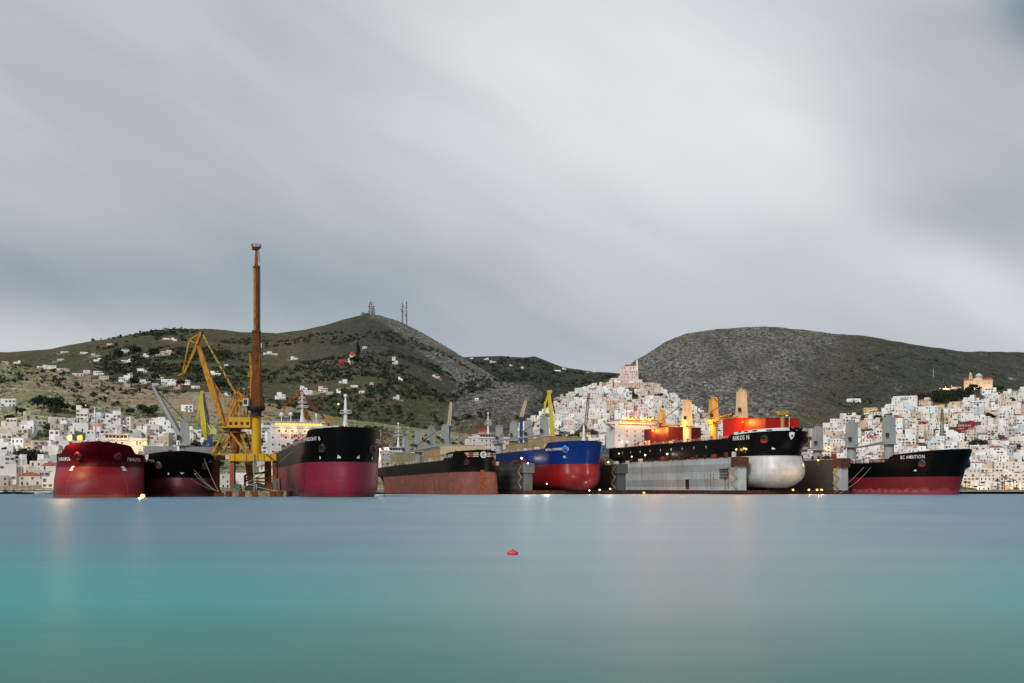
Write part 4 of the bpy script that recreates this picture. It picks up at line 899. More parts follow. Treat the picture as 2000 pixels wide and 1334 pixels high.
lamp(P(1258, 963, 590), 'o', .8, 4500, 'orange lamp added low before the grey dock wall for the glow on the water', soft=1.0)  # no such lamp stands here; added to warm the water beside the dock
# ---------------- left quay: crane jetty, big level-luffing crane, telescopic tower crane, gantry
YC = steel('rusty_yellow', (0.46, 0.215, 0.010), amt=.5, rough=.6, rust=(.15, .04, .012), streak=.5, scale=.35, dirtamt=.25)
YB = steel('bright_yellow', (0.55, 0.30, 0.012), amt=.28, rough=.55, rust=(.3, .09, .015), dirtamt=.12)
OC = steel('rust_orange', (0.30, 0.10, 0.015), amt=.7, rough=.7, rust=(.07, .02, .012), scale=.4)
RB = steel('rust_brown', (0.085, 0.022, 0.012), amt=.7, rough=.8, rust=(.17, .055, .015), scale=.5)
RL = steel('red_lead', (0.30, 0.07, 0.045), amt=.35, rough=.65)
ROPE = plain('mooring_rope', (.42, .36, .27), .8)
LY = steel('lemon_paint', (0.52, 0.43, 0.03), amt=.12, rough=.5); BLU = steel('crane_blue', (0.012, 0.04, 0.16), amt=.3, rough=.5)
D = 398.0
def W(px, py, dy=0.0): return P(px, py, D) + Vector((0, dy, 0))
def pairs(mb, a, b, w, off, **k):
    for q in (-1, 1): mb.beam(W(*a, q * off), W(*b, q * off), w, **k)
# barge
br = empty('barge', tuple(W(497, 970)), 0, 'low rusty work barge with tyre fenders in front of the gantry crane', 'barge')
br.location.z = 0
q = MB(); a, b_ = W(446, 965), W(566, 965); q.b2((a.x, D - 6, -.8), (b_.x, D + 5, 2.35)); q.build('hull', steel('barge_tan', (.34, .24, .14), amt=.6, rough=.8, rust=(.08, .035, .02), streak=.4, scale=.5), br, True)
for px in (455, 480, 505, 540, 553): q = MB(); p = W(px, 964, -6.2); q.b2((p.x - 1.1, p.y - .35, 0.1), (p.x + 1.1, p.y + .19, 2.2)); q.build('fender', RB, br, True)
q = MB(); a, b_ = W(424, 965), W(446, 965); q.b2((a.x, D - 4, -.8), (b_.x - .05, D + 5, 1.5)); q.build('low_deck', RB, br, True)
# moored clutter on the barge
cl = empty('workshop_shed', (W(525, 955).x, D + 2, 2.35), 0, 'dark low shed standing on the work barge', 'shed')
q = MB(); a, b_ = W(478, 965), W(522, 965); q.add([(a.x, D, 2.36), (b_.x, D, 2.36), (b_.x, D + 5, 2.36), (a.x, D + 5, 2.36), (a.x, D, 4.2), (b_.x, D, 4.2), (b_.x, D + 5, 4.2), (a.x, D + 5, 4.2), ((a.x + b_.x) / 2, D, 5.6), ((a.x + b_.x) / 2, D + 5, 5.6)], [(0, 1, 5, 8, 4), (3, 7, 9, 6, 2), (0, 4, 7, 3), (1, 2, 6, 5), (4, 8, 9, 7), (8, 5, 6, 9)]); q.build('walls', plain('tar_black', (.02, .02, .022), .8), cl, True)
q = MB(); p = W(501, 956); q.b2((p.x - .25, D - .1, 3.0), (p.x + .25, D - .02, 5)); q.build('door', plain('door_white', (.55, .58, .6), .5), cl, True)
for px, py, w_, h_, mt, nm in ((462, 958, 3.4, 2.6, plain('tarp_green', (.01, .09, .05), .7), 'green tarpaulin bundle on the barge left of the shed'), (530, 957, 5, 3, RB, 'rusty winch box on the barge right of the shed'), (540, 951, 3, 5, steel('yard_grey', (.1, .1, .09), amt=.5), 'tall grey machinery box on the barge beside the right gantry leg')):
    o = empty('equipment_box', (W(px, py).x, D + 1, 2.36), 0, nm, 'equipment'); q = MB(); q.box((0, 0, h_ / 2), (w_, 3, h_), top=(.8, .7)); q.box((0, -1.55, h_ * .4), (w_ * .3, .1, h_ * .5)); q.build('casing', mt, o)
# gantry frame
g = empty('gantry_frame', (W(495, 960).x, D + 4, 0), 0, 'yellow gantry frame on rusty legs spanning the work barge', 'gantry')
q = MB(); q.beam(W(448, 893.5, 1), W(540.5, 893.5, 1), 3.0, 4.0); q.build('cross_beam', YB, g, True)
q = MB(); 
for px in (460, 483, 505, 517, 530): q.beam(W(px, 887, -1.1), W(px, 900, -1.1), .18, .18)
q.beam(W(521, 887, -1.2), W(538, 900, -1.2), .5, .3); q.build('beam_stiffener', OC, g, True)
q = MB(); q.beam(W(411, 892, 6), W(447.5, 892, 6), 2.3, 3.5); q.build('rear_beam', steel('olive_rust', (.17, .11, .04), amt=.5, rough=.7), g, True)
for px, mt, w0, dy in ((453.5, RL, 1.6, 1), (537, OC, 1.5, 1), (414, RB, 2.2, 6), (509, RB, 2.3, 12)):
    q = MB(); q.beam(W(px, 900 if dy == 1 else 897, dy), W(px, 962, dy), w0, 2.2); q.box(W(px, 962, dy) + Vector((0, 0, .3)), (w0 * 1.5, 3, 1.4)); q.build('leg', mt, g, True)
q = MB(); q.beam(W(473, 900, 9), W(479, 946, 9), 2.4, 2.4, 2.0, 2.0); q.build('leg', steel('olive_rust', (.17, .11, .04), amt=.5), g, True)
q = MB()
for a, b_ in (((468, 928), (512, 921)), ((470, 934), (518, 934)), ((467, 938), (518, 942)), ((512, 921), (520, 925)), ((468, 928), (468, 950)), ((518, 925), (518, 950))): q.beam(W(*a, 8), W(*b_, 8), .7, 1)
q.build('lower_truss', RB, g, True)
q = MB(); q.rail([W(411, 885, 5), W(440, 885, 5)], 1.1, .12, 1.5); q.build('railing', RB, g, True)
q = MB(); q.box(W(446, 893, -1.2), (1.6, .4, 1.8)); q.build('notice_board', CREAMP, g, True)
q = MB(); q.tube(W(498, 886, -1.6), W(498.5, 961, -1.6), .22); q.build('hanging_pipe', plain('pipe_grey', (.3, .31, .33), .5), g, True)
# big level-luffing crane
c = empty('harbour_crane', (W(450, 960).x, D + 8, 0), 0, 'big yellow level-luffing harbour crane on a four-braced tower', 'crane', 'shipyard cranes')
q = MB(); p = W(450, 843, 7); q.lathe((p.x, p.y, p.z), [(4.3, -.25), (4.3, .25)], 24); q.lathe((p.x, p.y, p.z), [(2.4, .25), (2.4, 1.7)], 20); q.rail([p + Vector((-4.2, -2, .25)), p + Vector((4.2, -2, .25))], 1.1, .1, 1.2); q.build('slewing_ring', OC, c, True)
q = MB(); q.lathe((p.x, p.y, 0), [(1.5, W(0, 887).z), (1.8, W(0, 872).z), (2.5, p.z - .3)], 16); q.build('pedestal', OC, c, True)
for a, b_, dy in (((432, 845), (413, 886), 2), ((447, 845), (415, 886), 4), ((447, 845), (481, 886), 2), ((464, 845), (481, 886), 4), ((434, 845), (417, 886), 12), ((464, 845), (478, 886), 12)):
    q = MB(); q.beam(W(*a, dy + 1), W(*b_, dy - 1), .8); q.build('brace', YC, c, True)
q = MB(); q.beam(W(411, 887, 2), W(448, 887, 2), .7, 1.6); q.build('ring_beam', YC, c, True)
hz = lambda py: W(0, py).z
q = MB(); x0, x1, x2 = W(424, 0).x, W(452, 0).x, W(486, 0).x
q.b2((x0, D + 1, hz(835)), (x2, D + 12, hz(832.5))); q.add([(x0 + 3, D + 2.5, hz(832.5)), (x1, D + 2.5, hz(832.5)), (x1, D + 11, hz(832.5)), (x0 + 3, D + 11, hz(832.5)), (x1 - 1.6, D + 2.5, hz(814)), (x1, D + 2.5, hz(813)), (x1, D + 11, hz(813)), (x1 - 1.6, D + 11, hz(814))], [(0, 1, 5, 4), (1, 2, 6, 5), (2, 3, 7, 6), (3, 0, 4, 7), (4, 5, 6, 7)])
q.b2((x1 + .01, D + 2.2, hz(832.4)), (x2, D + 11.5, hz(814.5))); mh = q.build('machinery_house', YB, c, True)
for px in (447, 458, 469.5, 480.5): q = MB(); pw = W(px, 826); q.b2((pw.x - .55, D + 2.0 if px > 450 else D + 2.3, pw.z - .6), (pw.x + .55, D + 2.19 if px > 450 else D + 2.49, pw.z + .6)); q.build('window', GLASS, mh, True)
q = MB(); q.rail([(x0 + 3, D + 1.2, hz(832.5)), (x0, D + 1.2, hz(832.5)), (x0, D + 11, hz(832.5))], 1.1, .1, 1.3); q.rail([(x1, D + 2.4, hz(814.5)), (x2, D + 2.4, hz(814.5))], 1.1, .1, 1.3); q.build('railing', OC, c, True)
q = MB(); q.beam(W(432, 832, 5), W(406, 751, 5), 1.2, 2.6, 2.5, 2.6); q.beam(W(406, 751, 5), W(387, 694, 5), 2.5, 2.6, 1.7, 1.8); q.beam(W(387, 694, 5), W(379, 668, 5), 1.7, 1.8, 1.1, 1.2); q.build('boom', YC, c, True)
q = MB()
pairs(q, (386, 646), (378, 669), .8, 1.0); q.beam(W(362, 660, 5), W(379, 670, 5), .55); q.beam(W(386, 646, 5), W(362, 660, 5), .5); q.v = [(v[0], v[1] + (5 if v[1] < D + 3 else 0), v[2]) for v in q.v]
q.beam(W(378, 669, 5), W(352, 726, 5), 1.1, 1.4, .6, .8); q.beam(W(362, 660, 5), W(349, 724, 5), .55); q.beam(W(353, 724, 5), W(337, 733, 5), .6, .8, .3, .4); q.beam(W(386, 646, 5), W(379, 668, 5), 1.0)
q.beam(W(352, 706, 5), W(357, 718, 5), .4)
q.build('fly_jib', YC, c, True)
q = MB(); q.lathe(tuple(W(386.5, 646, 5)), [(.9, -.4), (.9, .5)], 12); q.lathe(tuple(W(338, 733, 5)), [(.5, -.3), (.5, .3)], 10); q.tube(W(344, 733, 5), W(344.5, 741, 5), .5); q.build('sheave', RB, c, True)
q = MB(); q.beam(W(388, 649, 5), W(453, 766, 5), .7, .9); q.build('back_stay', steel('striped_yellow', (.45, .34, .06), amt=.65, rough=.7, rust=(.08, .03, .015), scale=1.2, streak=.1), c, True)
q = MB(); q.beam(W(397, 722, 5), W(437, 789, 5), .4); q.beam(W(437, 789, 5), W(453, 770, 5), .5); q.beam(W(437, 789, 5), W(436, 812, 5), .4); q.build('luffing_rod', YC, c, True)
q = MB()
for dy in (3, 9):
    q.beam(W(459, 782, dy), W(434, 832, dy), .8); q.beam(W(453, 782, dy), W(434, 818, dy), .5)
    for a, b_ in (((452, 782), (474, 783)), ((452, 782), (458, 760)), ((474, 783), (458, 760)), ((458, 760), (463, 783)), ((458, 760), (475, 776)), ((453, 775), (470, 777)), ((462, 783), (468, 815)), ((456, 783), (458, 815)), ((474, 783), (470, 815))): q.beam(W(*a, dy), W(*b_, dy), .42)
for px, py in ((452, 782), (474, 783), (458, 760), (463, 783)): q.beam(W(px, py, 3), W(px, py, 9), .5)
q.box(W(463, 781.5, 6), (4.6, 6, .9)); q.build('a_frame', YC, c, True)
q = MB(); q.beam(W(475, 778, 5), W(486, 790, 5), .9, 1.2); q.build('counterweight_arm', YC, c, True)
q = MB()
for a, b_ in (((344, 741), (344, 800)),): q.beam(W(*a, 5), W(a[0], 770, 5), .12)
q.build('hoist_rope', BLACKW, c, True)
# telescopic tower crane
c = empty('tower_crane', (W(495.5, 960).x, D + 3, 0), 0, 'very tall upright crane boom on a yellow column, the tallest thing in the harbour', 'crane', 'shipyard cranes')
pc = W(495.5, 960, 4)
q = MB(); q.lathe((pc.x, pc.y, 0), [(1.9, hz(887)), (1.9, hz(812)), (1.95, hz(808))], 20); q.build('column', YB, c, True)
q = MB(); q.lathe((pc.x, pc.y, 0), [(3.1, hz(812)), (3.1, hz(811))], 20); q.lathe((pc.x, pc.y, 0), [(2.1, hz(811)), (2.2, hz(802)), (3.3, hz(800)), (3.7, hz(795))], 20); q.lathe((pc.x, pc.y, 0), [(3.75, hz(795)), (3.75, hz(792))], 20); q.build('slewing_ring', plain('grease_black', (.02, .015, .012), .7), c, True)
q = MB(); q.beam(W(496.5, 794, 4), W(496.5, 740, 4), 4.3, 4.0, 3.6, 3.4); q.beam(W(507, 793, 4), W(507, 773, 4), 1.4, 3, 1.2, 3); q.beam(W(488, 793, 4), W(488, 776, 4), 1.4, 3); q.beam(W(496.5, 740, 4), W(496.5, 648, 4), 3.0, 3.0, 2.6, 2.6); q.build('crane_house', RB, c, True)
q = MB(); p = W(479.5, 785.5, 1); q.box(p, (2.2, 2.2, 2.9)); cb = q.build('operator_cab', plain('cab_mint', (.5, .56, .52), .5), c, True)
q = MB(); q.box(p + Vector((-.05, -1.12, .1)), (1.5, .08, 2.0)); q.build('cab_window', GLASS, cb, True)
q = MB()
q.beam(W(485, 688, 3), W(485.5, 775, 3), .5); q.beam(W(485, 688, 3), W(489, 735, 3), .4); q.beam(W(482, 709, 3), W(488, 709, 3), .5); q.beam(W(482.5, 725, 3), W(482.5, 735, 3), .9); q.beam(W(480, 755, 3), W(488, 755, 3), .4); q.beam(W(502.5, 688, 3), W(502.5, 770, 3), .6); q.beam(W(485.2, 700, 3), W(489, 775, 3), .35)
q.build('boom_guide', YC, c, True)
q = MB(); q.beam(W(494.0, 652, 4), W(493.5, 518, 4), 1.1, 2.4, 1.0, 2.0); q.beam(W(498.3, 652, 4), W(497.8, 518, 4), 1.2, 2.4, 1.1, 2.0, m=1); q.beam(W(496, 652, 4.6), W(495.8, 518, 4.6), 1.2, 1.2, m=1); q.box(W(496, 645, 4), (3.0, 3, .9), m=1); q.box(W(495.7, 518, 4), (2.4, 2.4, .7), m=1); q.build('telescopic_boom', [steel('boom_ochre', (.36, .20, .03), amt=.5, rough=.6), RB], c, True)
q = MB(); q.beam(W(495.8, 517, 4), W(495.6, 482, 4), 1.3, 1.2, .8, .8); q.beam(W(497, 517, 4), W(497, 508, 4), 1.2, 1, .2, .2); q.build('boom_tip', OC, c, True)
q = MB(); q.lathe(tuple(W(495.7, 481, 4)), [(1.3, -.3), (1.3, .3)], 10); pt_ = W(495.8, 478.5, 4)
q.rail([pt_ + Vector(v) for v in ((-1.7, -1.2, 0), (1.7, -1.2, 0), (1.7, 1.2, 0), (-1.7, 1.2, 0), (-1.7, -1.2, 0))], 1.2, .1, .8); q.box(pt_ + Vector((0, 0, -.1)), (3.4, 2.4, .15)); q.box(pt_ + Vector((-1.1, -.3, -.7)), (1.0, 1, 1.0)); q.beam(pt_, pt_ + Vector((0, 0, 1.8)), .08); q.build('masthead_platform', RB, c, True)
q = MB(); 
for dx in (0, 1.5): q.beam(W(502.0 + dx, 515, 3.5), W(502.0 + dx, 655, 3.5), .28, .3); q.beam(W(499.6 + dx * 1.2, 480, 3.5), W(501.8 + dx, 509, 3.5), .14)
for k in range(60): zz = 516 + k * 2.3; q.beam(W(502.0, zz, 3.5), W(503.5, zz, 3.5), .13)
for k in range(12): zz = 484 + k * 2.2; f = (zz - 480) / 29; q.beam(W(499.6 + f * 2.2, zz, 3.5), W(501.4 + f * 1.9, zz, 3.5), .1)
q.build('ladder', plain('ladder_plum', (.07, .055, .07), .7), c, True)
q = MB(); q.rail([W(505, 740, 2.5), W(508.5, 740, 2.5)], 1.1, .1, .7); q.beam(W(508, 738, 3), W(508, 774, 3), .25); q.build('side_ladder', RB, c, True)
# yellow and blue crane behind
def simple_crane(label, D2, segs, cat='crane', group='shipyard cranes', base=None):
    x = (base[0] - 1000) / F * D2; o = empty('harbour_crane', (x, D2, base[1]), 0, label, cat, group)
    for nm, mt, parts in segs:
        q = MB()
        for s_ in parts:
            a, b_, w_ = s_[0], s_[1], s_[2]; w2 = s_[3] if len(s_) > 3 else w_
            q.beam(P(*a, D2), P(*b_, D2), w_, w_, w2, w2)
        q.build(nm, mt, o, True)
    return o
simple_crane('slim lemon yellow and blue jib crane left of the big yellow crane', 470, [
    ('boom', LY, [((393, 772), (399, 830), 1.6, 2.6), ((399, 830), (403, 862), 2.6, 1.0), ((394, 766), (397, 800), 1.4)]), ('fly_jib', LY, [((396, 764), (385, 820), 1.6, .4), ((395, 765), (389, 800), .9)]),
    ('back_stay', BLU, [((396, 764), (409, 830), .9)]), ('ladder', BLACKW, [((397, 800), (406, 832), .3), ((404, 832), (402, 862), .4)]),
    ('base_frame', BLU, [((396, 886), (403, 850), 1.0), ((415, 886), (408, 850), 1.0), ((396, 886), (415, 870), .6), ((415, 886), (396, 868), .6), ((394, 876), (417, 876), 1.4), ((398, 862), (412, 862), 1.2), ((414, 845), (414, 870), .4), ((400, 886), (400, 960), 1.2), ((413, 886), (413, 960), 1.2)]),
    ('counterweight', steel('pale_yellow', (.55, .47, .15), amt=.1), [((412, 843), (424, 843), 2.4), ((404, 826), (413, 842), .7), ((407, 826), (422, 840), .5), ((409, 822), (409, 834), .8)])], base=(405, 0))
simple_crane('rusty orange jib crane behind the white bridge of the tall black ship', 640, [
    ('boom', OC, [((580, 768), (592, 800), 1.2, 2.4), ((592, 800), (614, 848), 2.4, 1.6), ((585, 775), (622, 850), 1.0)]), ('fly_jib', OC, [((592, 764), (556, 792), 1.8, .9), ((560, 787), (570, 772), .5), ((556, 790), (554, 806), .9, .4), ((577, 760), (582, 776), .9)]),
    ('back_stay', RB, [((590, 766), (636, 820), 1.2)]), ('counterweight_arm', YC, [((634, 820), (660, 815), 1.8, .9), ((636, 820), (646, 826), 1.6)]), ('a_frame', RB, [((625, 816), (640, 822), .6), ((642, 822), (642, 870), .9), ((625, 822), (634, 850), .8), ((634, 822), (620, 850), .6)]),
    ('tower', RB, [((618, 850), (614, 955), 2.0), ((634, 850), (638, 955), 2.0), ((614, 900), (638, 900), 1.2)]), ('hoist_rope', BLACKW, [((554, 806), (554, 840), .25)])], base=(626, 0))
simple_crane('lemon yellow jib crane behind the grey deck cranes of the blue ship', 720, [
    ('boom', LY, [((1072, 766), (1079, 840), 2.2, 3.4), ((1079, 840), (1081, 900), 3.4, 3.0)]), ('fly_jib', LY, [((1072, 765), (1065, 790), 1.4), ((1065, 785), (1062, 818), 1.8, .9), ((1078, 764), (1070, 778), 1.0)]),
    ('back_stay', BLACKW, [((1076, 772), (1084, 808), .9)]), ('tower', BLU, [((1076, 900), (1076, 958), 3), ((1086, 900), (1086, 958), 3)]), ('sheave', LY, [((1068, 765), (1078, 764), 1.5)])], base=(1081, 0))
def lattice_crane(label, D2, a, b, w, mt, extra=()):
    o = empty('lattice_crane', ((b[0] - 1000) / F * D2, D2, 0), 0, label, 'crane', 'shipyard cranes'); q = MB(); q.lattice(P(*b, D2), P(*a, D2), w, w * .6, .28, 14); q.build('lattice_boom', mt, o, True)
    q = MB(); q.beam(P(b[0], b[1], D2), P(b[0], 958, D2), w); q.build('tower', BLU, o, True)
lattice_crane('thin cream lattice crane boom behind the sage green deck cranes', 730, (881, 786), (877, 832), 2.0, CREAMP)
lattice_crane('short tan lattice boom left of the lemon yellow crane', 740, (1027, 783), (1018, 815), 2.6, CREAMP)
lattice_crane('thin rusty lattice tower crane in front of the hilltop town', 735, (1150, 768), (1140, 870), 2.2, steel('rust_lattice', (.2, .09, .05), amt=.4))
# ---------------- ropes
def rope(a, b, sag, label, r=.11, group='mooring ropes'):
    mid = (a + b) / 2; o = empty('mooring_rope', tuple(a), 0, label, 'rope', group); q = MB(); n = 12; pr = None
    for i in range(n + 1):
        f = i / n; p = a.lerp(b, f) - Vector((0, 0, sag * 4 * f * (1 - f)))
        if pr is not None: q.tube(pr, p, r, n=5)
        pr = p
    # a rope is one thing of one look: keep the mesh itself top-level
    o2 = q.build('mooring_rope', ROPE); bpy.data.objects.remove(o); tag(o2, label, 'rope', group)
bq = W(428, 960.5, -3)
rope(s2.w(s2.L - 4, .5, 16), bq, 1.0, 'upper of the two mooring ropes from the small black bow to the barge')
rope(s2.w(s2.L - 4.5, -.5, 15.6), bq + Vector((.4, 0, 0)), 1.6, 'lower of the two mooring ropes from the small black bow to the barge')
rope(s2.w(s2.L - 7, 8.5, 15.5), bq + Vector((.8, 0, 0)), .8, 'steep mooring rope from the right bow of the small black ship to the barge')
rope(P(373, 935, 379), bq + Vector((1.2, 0, .1)), .8, 'low mooring rope across the red bottom of the small black ship')
bq2 = W(452, 961, -5)
rope(P(578, 876, 420), bq2, 1.5, 'long mooring rope from the side of the tall black ship down to the barge')
rope(P(560, 893, 430), bq2 + Vector((-2, 0, 0)), 1.8, 'second long mooring rope slanting behind the gantry')
rope(W(487, 946, 0), W(562, 961, -5), .4, 'slack rope from the shed ridge to the right end of the barge')
rope(W(487, 946, 0), W(455, 961, -5), .4, 'slack rope from the shed ridge to the left end of the barge')
rope(s7.w(s7.L - 62, -12.9, 15.5), P(1630, 962, 512), 1.2, 'upper mooring rope from the deck of the rightmost ship to the dock')
rope(s7.w(s7.L - 56, -12.9, 15.0), P(1640, 963, 512), 1.5, 'lower mooring rope from the deck of the rightmost ship to the dock')
# ---------------- red buoy
bo = P(1001, 1084, 51.0); b0 = empty('mooring_buoy', (bo.x, bo.y, 0), 0, 'small red buoy floating alone on the open water', 'buoy')
q = MB(); q.lathe((0, 0, .06), [(.03, -.16), (.17, -.13), (.27, -.02), (.27, .06), (.17, .16), (.05, .19)], 20)
q.v = [(x * 1.1, y, z) for x, y, z in q.v]; q.build('float', plain('buoy_red', (.62, .045, .05), .5, var=.25, scale=4), b0)
q = MB(); q.lathe((0, 0, .24), [(.04, 0), (.04, .05)], 8); q.build('ring', plain('buoy_ring', (.3, .05, .05), .5), b0)
# ---------------- town
PAL = [('white', (.83, .815, .78), 66), ('off-white', (.78, .735, .665), 30), ('cream', (.74, .67, .55), 13), ('pale pink', (.72, .59, .54), 9), ('peach', (.68, .51, .40), 3.5), ('pale grey', (.55, .55, .54), 5),
       ('pale blue', (.60, .655, .69), 2.5), ('ochre', (.62, .47, .24), 1), ('brick red', (.30, .075, .055), .3), ('beige', (.54, .47, .37), 4), ('salmon', (.55, .28, .20), .5), ('crimson', (.28, .015, .025), 0), ('rubble', (.30, .23, .17), 0)]
def wallmat(n):
    c = dict((a, b) for a, b, _ in PAL)[n]; nm = 'plaster_' + n.replace(' ', '_').replace('-', '_')
    if nm in MATS: return MATS[nm]
    m, t, b = bsdf(nm); tc = t.new('ShaderNodeNewGeometry'); ps = tc.outputs['Position']
    oi = t.new('ShaderNodeObjectInfo')
    f = t.noise(t.map(ps, (.5, .5, .12)), 1.0, 4, .65); g = t.noise(ps, .06, 2)
    col = t.mix(t.ramp(f, [(.45, 0.0), (.8, .5)]), c, [x * .72 for x in c]); col = t.mix(1.0, col, t.ramp(g, [(.3, .8), (.7, 1.12)]), 'MULTIPLY')
    col = t.mix(1.0, col, t.ramp(oi.outputs['Random'], [(0, .9), (1, 1.06)]), 'MULTIPLY')
    t.link(col, b.inputs['Base Color']); b.inputs['Roughness'].default_value = .9; b.inputs['Specular IOR Level'].default_value = .2
    MATS[nm] = m; return m
SHUT = {'brown': (.10, .045, .025), 'blue': (.03, .10, .26), 'green': (.03, .10, .06), 'grey': (.17, .18, .19), 'white': (.55, .55, .53)}
shm = lambda s: plain('shutter_' + s, SHUT[s], .6)
TILE = plain('roof_tile', (.36, .085, .055), .8, var=.4, scale=.8); ROOFG = plain('flat_roof', (.33, .31, .28), .9, var=.3)
_wm = {}
def winmesh(kind, sh):
    k = (kind, sh)
    if k in _wm: return _wm[k]
    q = MB()
    if kind == 'door': q.box((0, -.03, 0), (1.25, .1, 2.3), m=1); q.box((0, -.09, -.05), (.95, .05, 2.0), m=0)
    else:
        w_, h_ = (1.0, 1.3) if kind == 'window' else (.95, 2.0)
        q.box((0, -.03, 0), (w_ + .25, .1, h_ + .25), m=1); q.box((0, -.085, 0), (w_, .03, h_), m=0); q.box((0, -.11, 0), (.07, .04, h_), m=1)
        if sh != 'none':
            for s_ in (-1, 1): q.box((s_ * (w_ * .5 + .38), -.07, 0), (.52, .08, h_ + .1), m=2)
        q.box((0, -.14, -h_ / 2 - .16), (w_ + .5, .25, .08), m=1)
    _wm[k] = q.mesh(kind, [GLASS, plain('window_frame', (.42, .40, .37), .7), shm(sh if sh != 'none' else 'brown')]); return _wm[k]
HN = [0]
OCC = prof([(-10, 999), (102, 999), (103, 888), (135, 868), (240, 868), (277, 890), (283, 905), (292, 888), (405, 890), (424, 910), (426, 999), (521, 999), (523, 905), (545, 888), (607, 852), (620, 840), (741, 840), (743, 905), (744, 912), (835, 896), (862, 872), (985, 872), (1060, 864), (1182, 862), (1183, 815), (1287, 815), (1288, 866), (1428, 852), (1430, 840), (1587, 840), (1588, 885), (1665, 892), (1668, 905), (1745, 902), (1755, 892), (1800, 881), (1895, 878), (1897, 999), (2050, 999)])
def spec_house(rn, px, py, d, z, wm=None, st=None, col=None, **k):
    tot_ = sum(p[2] for p in PAL); r = rn.random() * tot_
    for nme, _, wt in PAL:
        r -= wt
        if r < 0: break
    h = dict(px=px, py=py, d=d, z=z, w=wm or rn.uniform(7.5, 13), st=st or rn.choice([1, 2, 2, 2, 3]), col=col or nme, dp=rn.uniform(7, 10), yaw=rn.uniform(-.45, .45),
             sh=rn.choice(['none', 'none', 'none', 'brown', 'brown', 'blue', 'green', 'grey']), step=rn.random() < .45, roof='tile' if rn.random() < .045 else 'flat', balc=rn.random() < .3, seed=rn.randrange(10 ** 6))
    h.update(k); return h
def house_geo(h):
    """wall boxes, window slots in local coordinates (front = -y)"""
    rn = random.Random(h['seed']); w, dp, H_ = h['w'], h['dp'], h['st'] * 3.3
    vol = [((-w / 2, 0, -5), (w / 2, dp, H_))]
    if h['step']:
        f = rn.uniform(.35, .6) * w; s_ = rn.choice((-1, 1)); vol.append(((-w / 2, .5, H_ + .001), (-w / 2 + f, dp - .5, H_ + 2.9)) if s_ < 0 else ((w / 2 - f, .5, H_ + .001), (w / 2, dp - .5, H_ + 2.9)))
    if rn.random() < .35 and h['st'] > 1:
        f = rn.uniform(2.5, 4.5); s_ = rn.choice((-1, 1)); vol.append(((s_ * w / 2 if s_ > 0 else -w / 2 - f, -.6, -5), (w / 2 + f if s_ > 0 else -w / 2, dp - 1.5, H_ - 3.0 + rn.random())))
    wins = []; nc = max(1, int(w / 2.9))
    for r in range(h['st']):
        for c in range(nc):
            if rn.random() < .36: continue
            kd = 'window'
            if r == 0 and rn.random() < .25: kd = 'door'
            elif rn.random() < .3: kd = 'tall_window'
            wins.append((kd, (-w / 2 + w * (c + .5) / nc, -.02, r * 3.3 + (1.2 if kd == 'door' else 1.75)), 0))
        for s_ in (-1, 1):
            if rn.random() < .45: wins.append(('window', (s_ * (w / 2 + .02), dp * rn.uniform(.3, .7), r * 3.3 + 1.75), s_ * math.pi / 2))
    return vol, wins, rn
def walls_mb(mb, h, vol, rn, M_=None, mi=0, mr=1, mt=2, coping=True):
    for k, (a, b) in enumerate(vol):
        mb.b2(a, b, mi)
        if k == 0 and h['roof'] == 'tile':
            x0, y0, x1, y1, z = a[0] - .4, a[1] - .4, b[0] + .4, b[1] + .4, b[2] + .002; yc = (y0 + y1) / 2; q = min(3, (x1 - x0) * .3)
            mb.add([(x0, y0, z), (x1, y0, z), (x1, y1, z), (x0, y1, z), (x0 + q, yc, z + 2.0), (x1 - q, yc, z + 2.0)], [(0, 1, 5, 4), (1, 2, 5), (2, 3, 4, 5), (3, 0, 4), (3, 2, 1, 0)], mt)
        elif coping:
            z = b[2]; pw = .22     # parapet round a sunken flat roof
            for c, e in (((a[0], a[1], z), (b[0], a[1] + pw, z + .55)), ((a[0], b[1] - pw, z), (b[0], b[1], z + .55)), ((a[0], a[1] + pw, z), (a[0] + pw, b[1] - pw, z + .55)), ((b[0] - pw, a[1] + pw, z), (b[0], b[1] - pw, z + .55))): mb.b2(c, e, mi)
            mb.b2((a[0] + pw, a[1] + pw, z), (b[0] - pw, b[1] - pw, z + .05), mr)
    if rn.random() < .4: mb.box((vol[0][1][0] * .5, vol[0][1][1] * .6, vol[-1][1][2] + .8), (.8, .8, 1.5), m=mi)
def make_house(h, label, group, name='house', cat='house'):
    X = (h['px'] - 1000) / F * h['d']; yaw = h['yaw'] - math.atan2(X, h['d']) * .7
    o = empty(name, (X, h['d'], h['z']), yaw, label, cat, group); vol, wins, rn = house_geo(h); mb = MB(); walls_mb(mb, h, vol, rn)
    if h['roof'] == 'tile' : pass
    mb.build('walls', [wallmat(h['col']), ROOFG, TILE], o)
    if h['balc'] and h['st'] > 1:
        q = MB(); bw = h['w'] * .45; z = 3.3 * (h['st'] - 1) + .1; q.b2((-bw / 2, -1.3, z - .15), (bw / 2, -.03, z)); q.rail([(-bw / 2, -1.25, z), (bw / 2, -1.25, z)], 1.0, .07, .6); q.build('balcony', plain('balcony_grey', (.3, .3, .3), .7), o)
    if h.get('hill'):
        q = MB(); rr = random.Random(h['seed']); e0, e1 = rr.uniform(.1, .9) * h['w'], rr.uniform(.1, .9) * h['w']; q.b2((-h['w'] / 2 - e0, -3.2, -5), (h['w'] / 2 + e1, -2.5, -.1)); q.build('terrace_wall', wallmat('rubble'), o)
    if h.get('blank'): wins = wins[:1]
    for kd, p, rz in wins:
        wv = mesh_obj(kd, winmesh(kd, h['sh']), o); wv.location = p; wv.rotation_euler = (0, 0, rz)
    return o
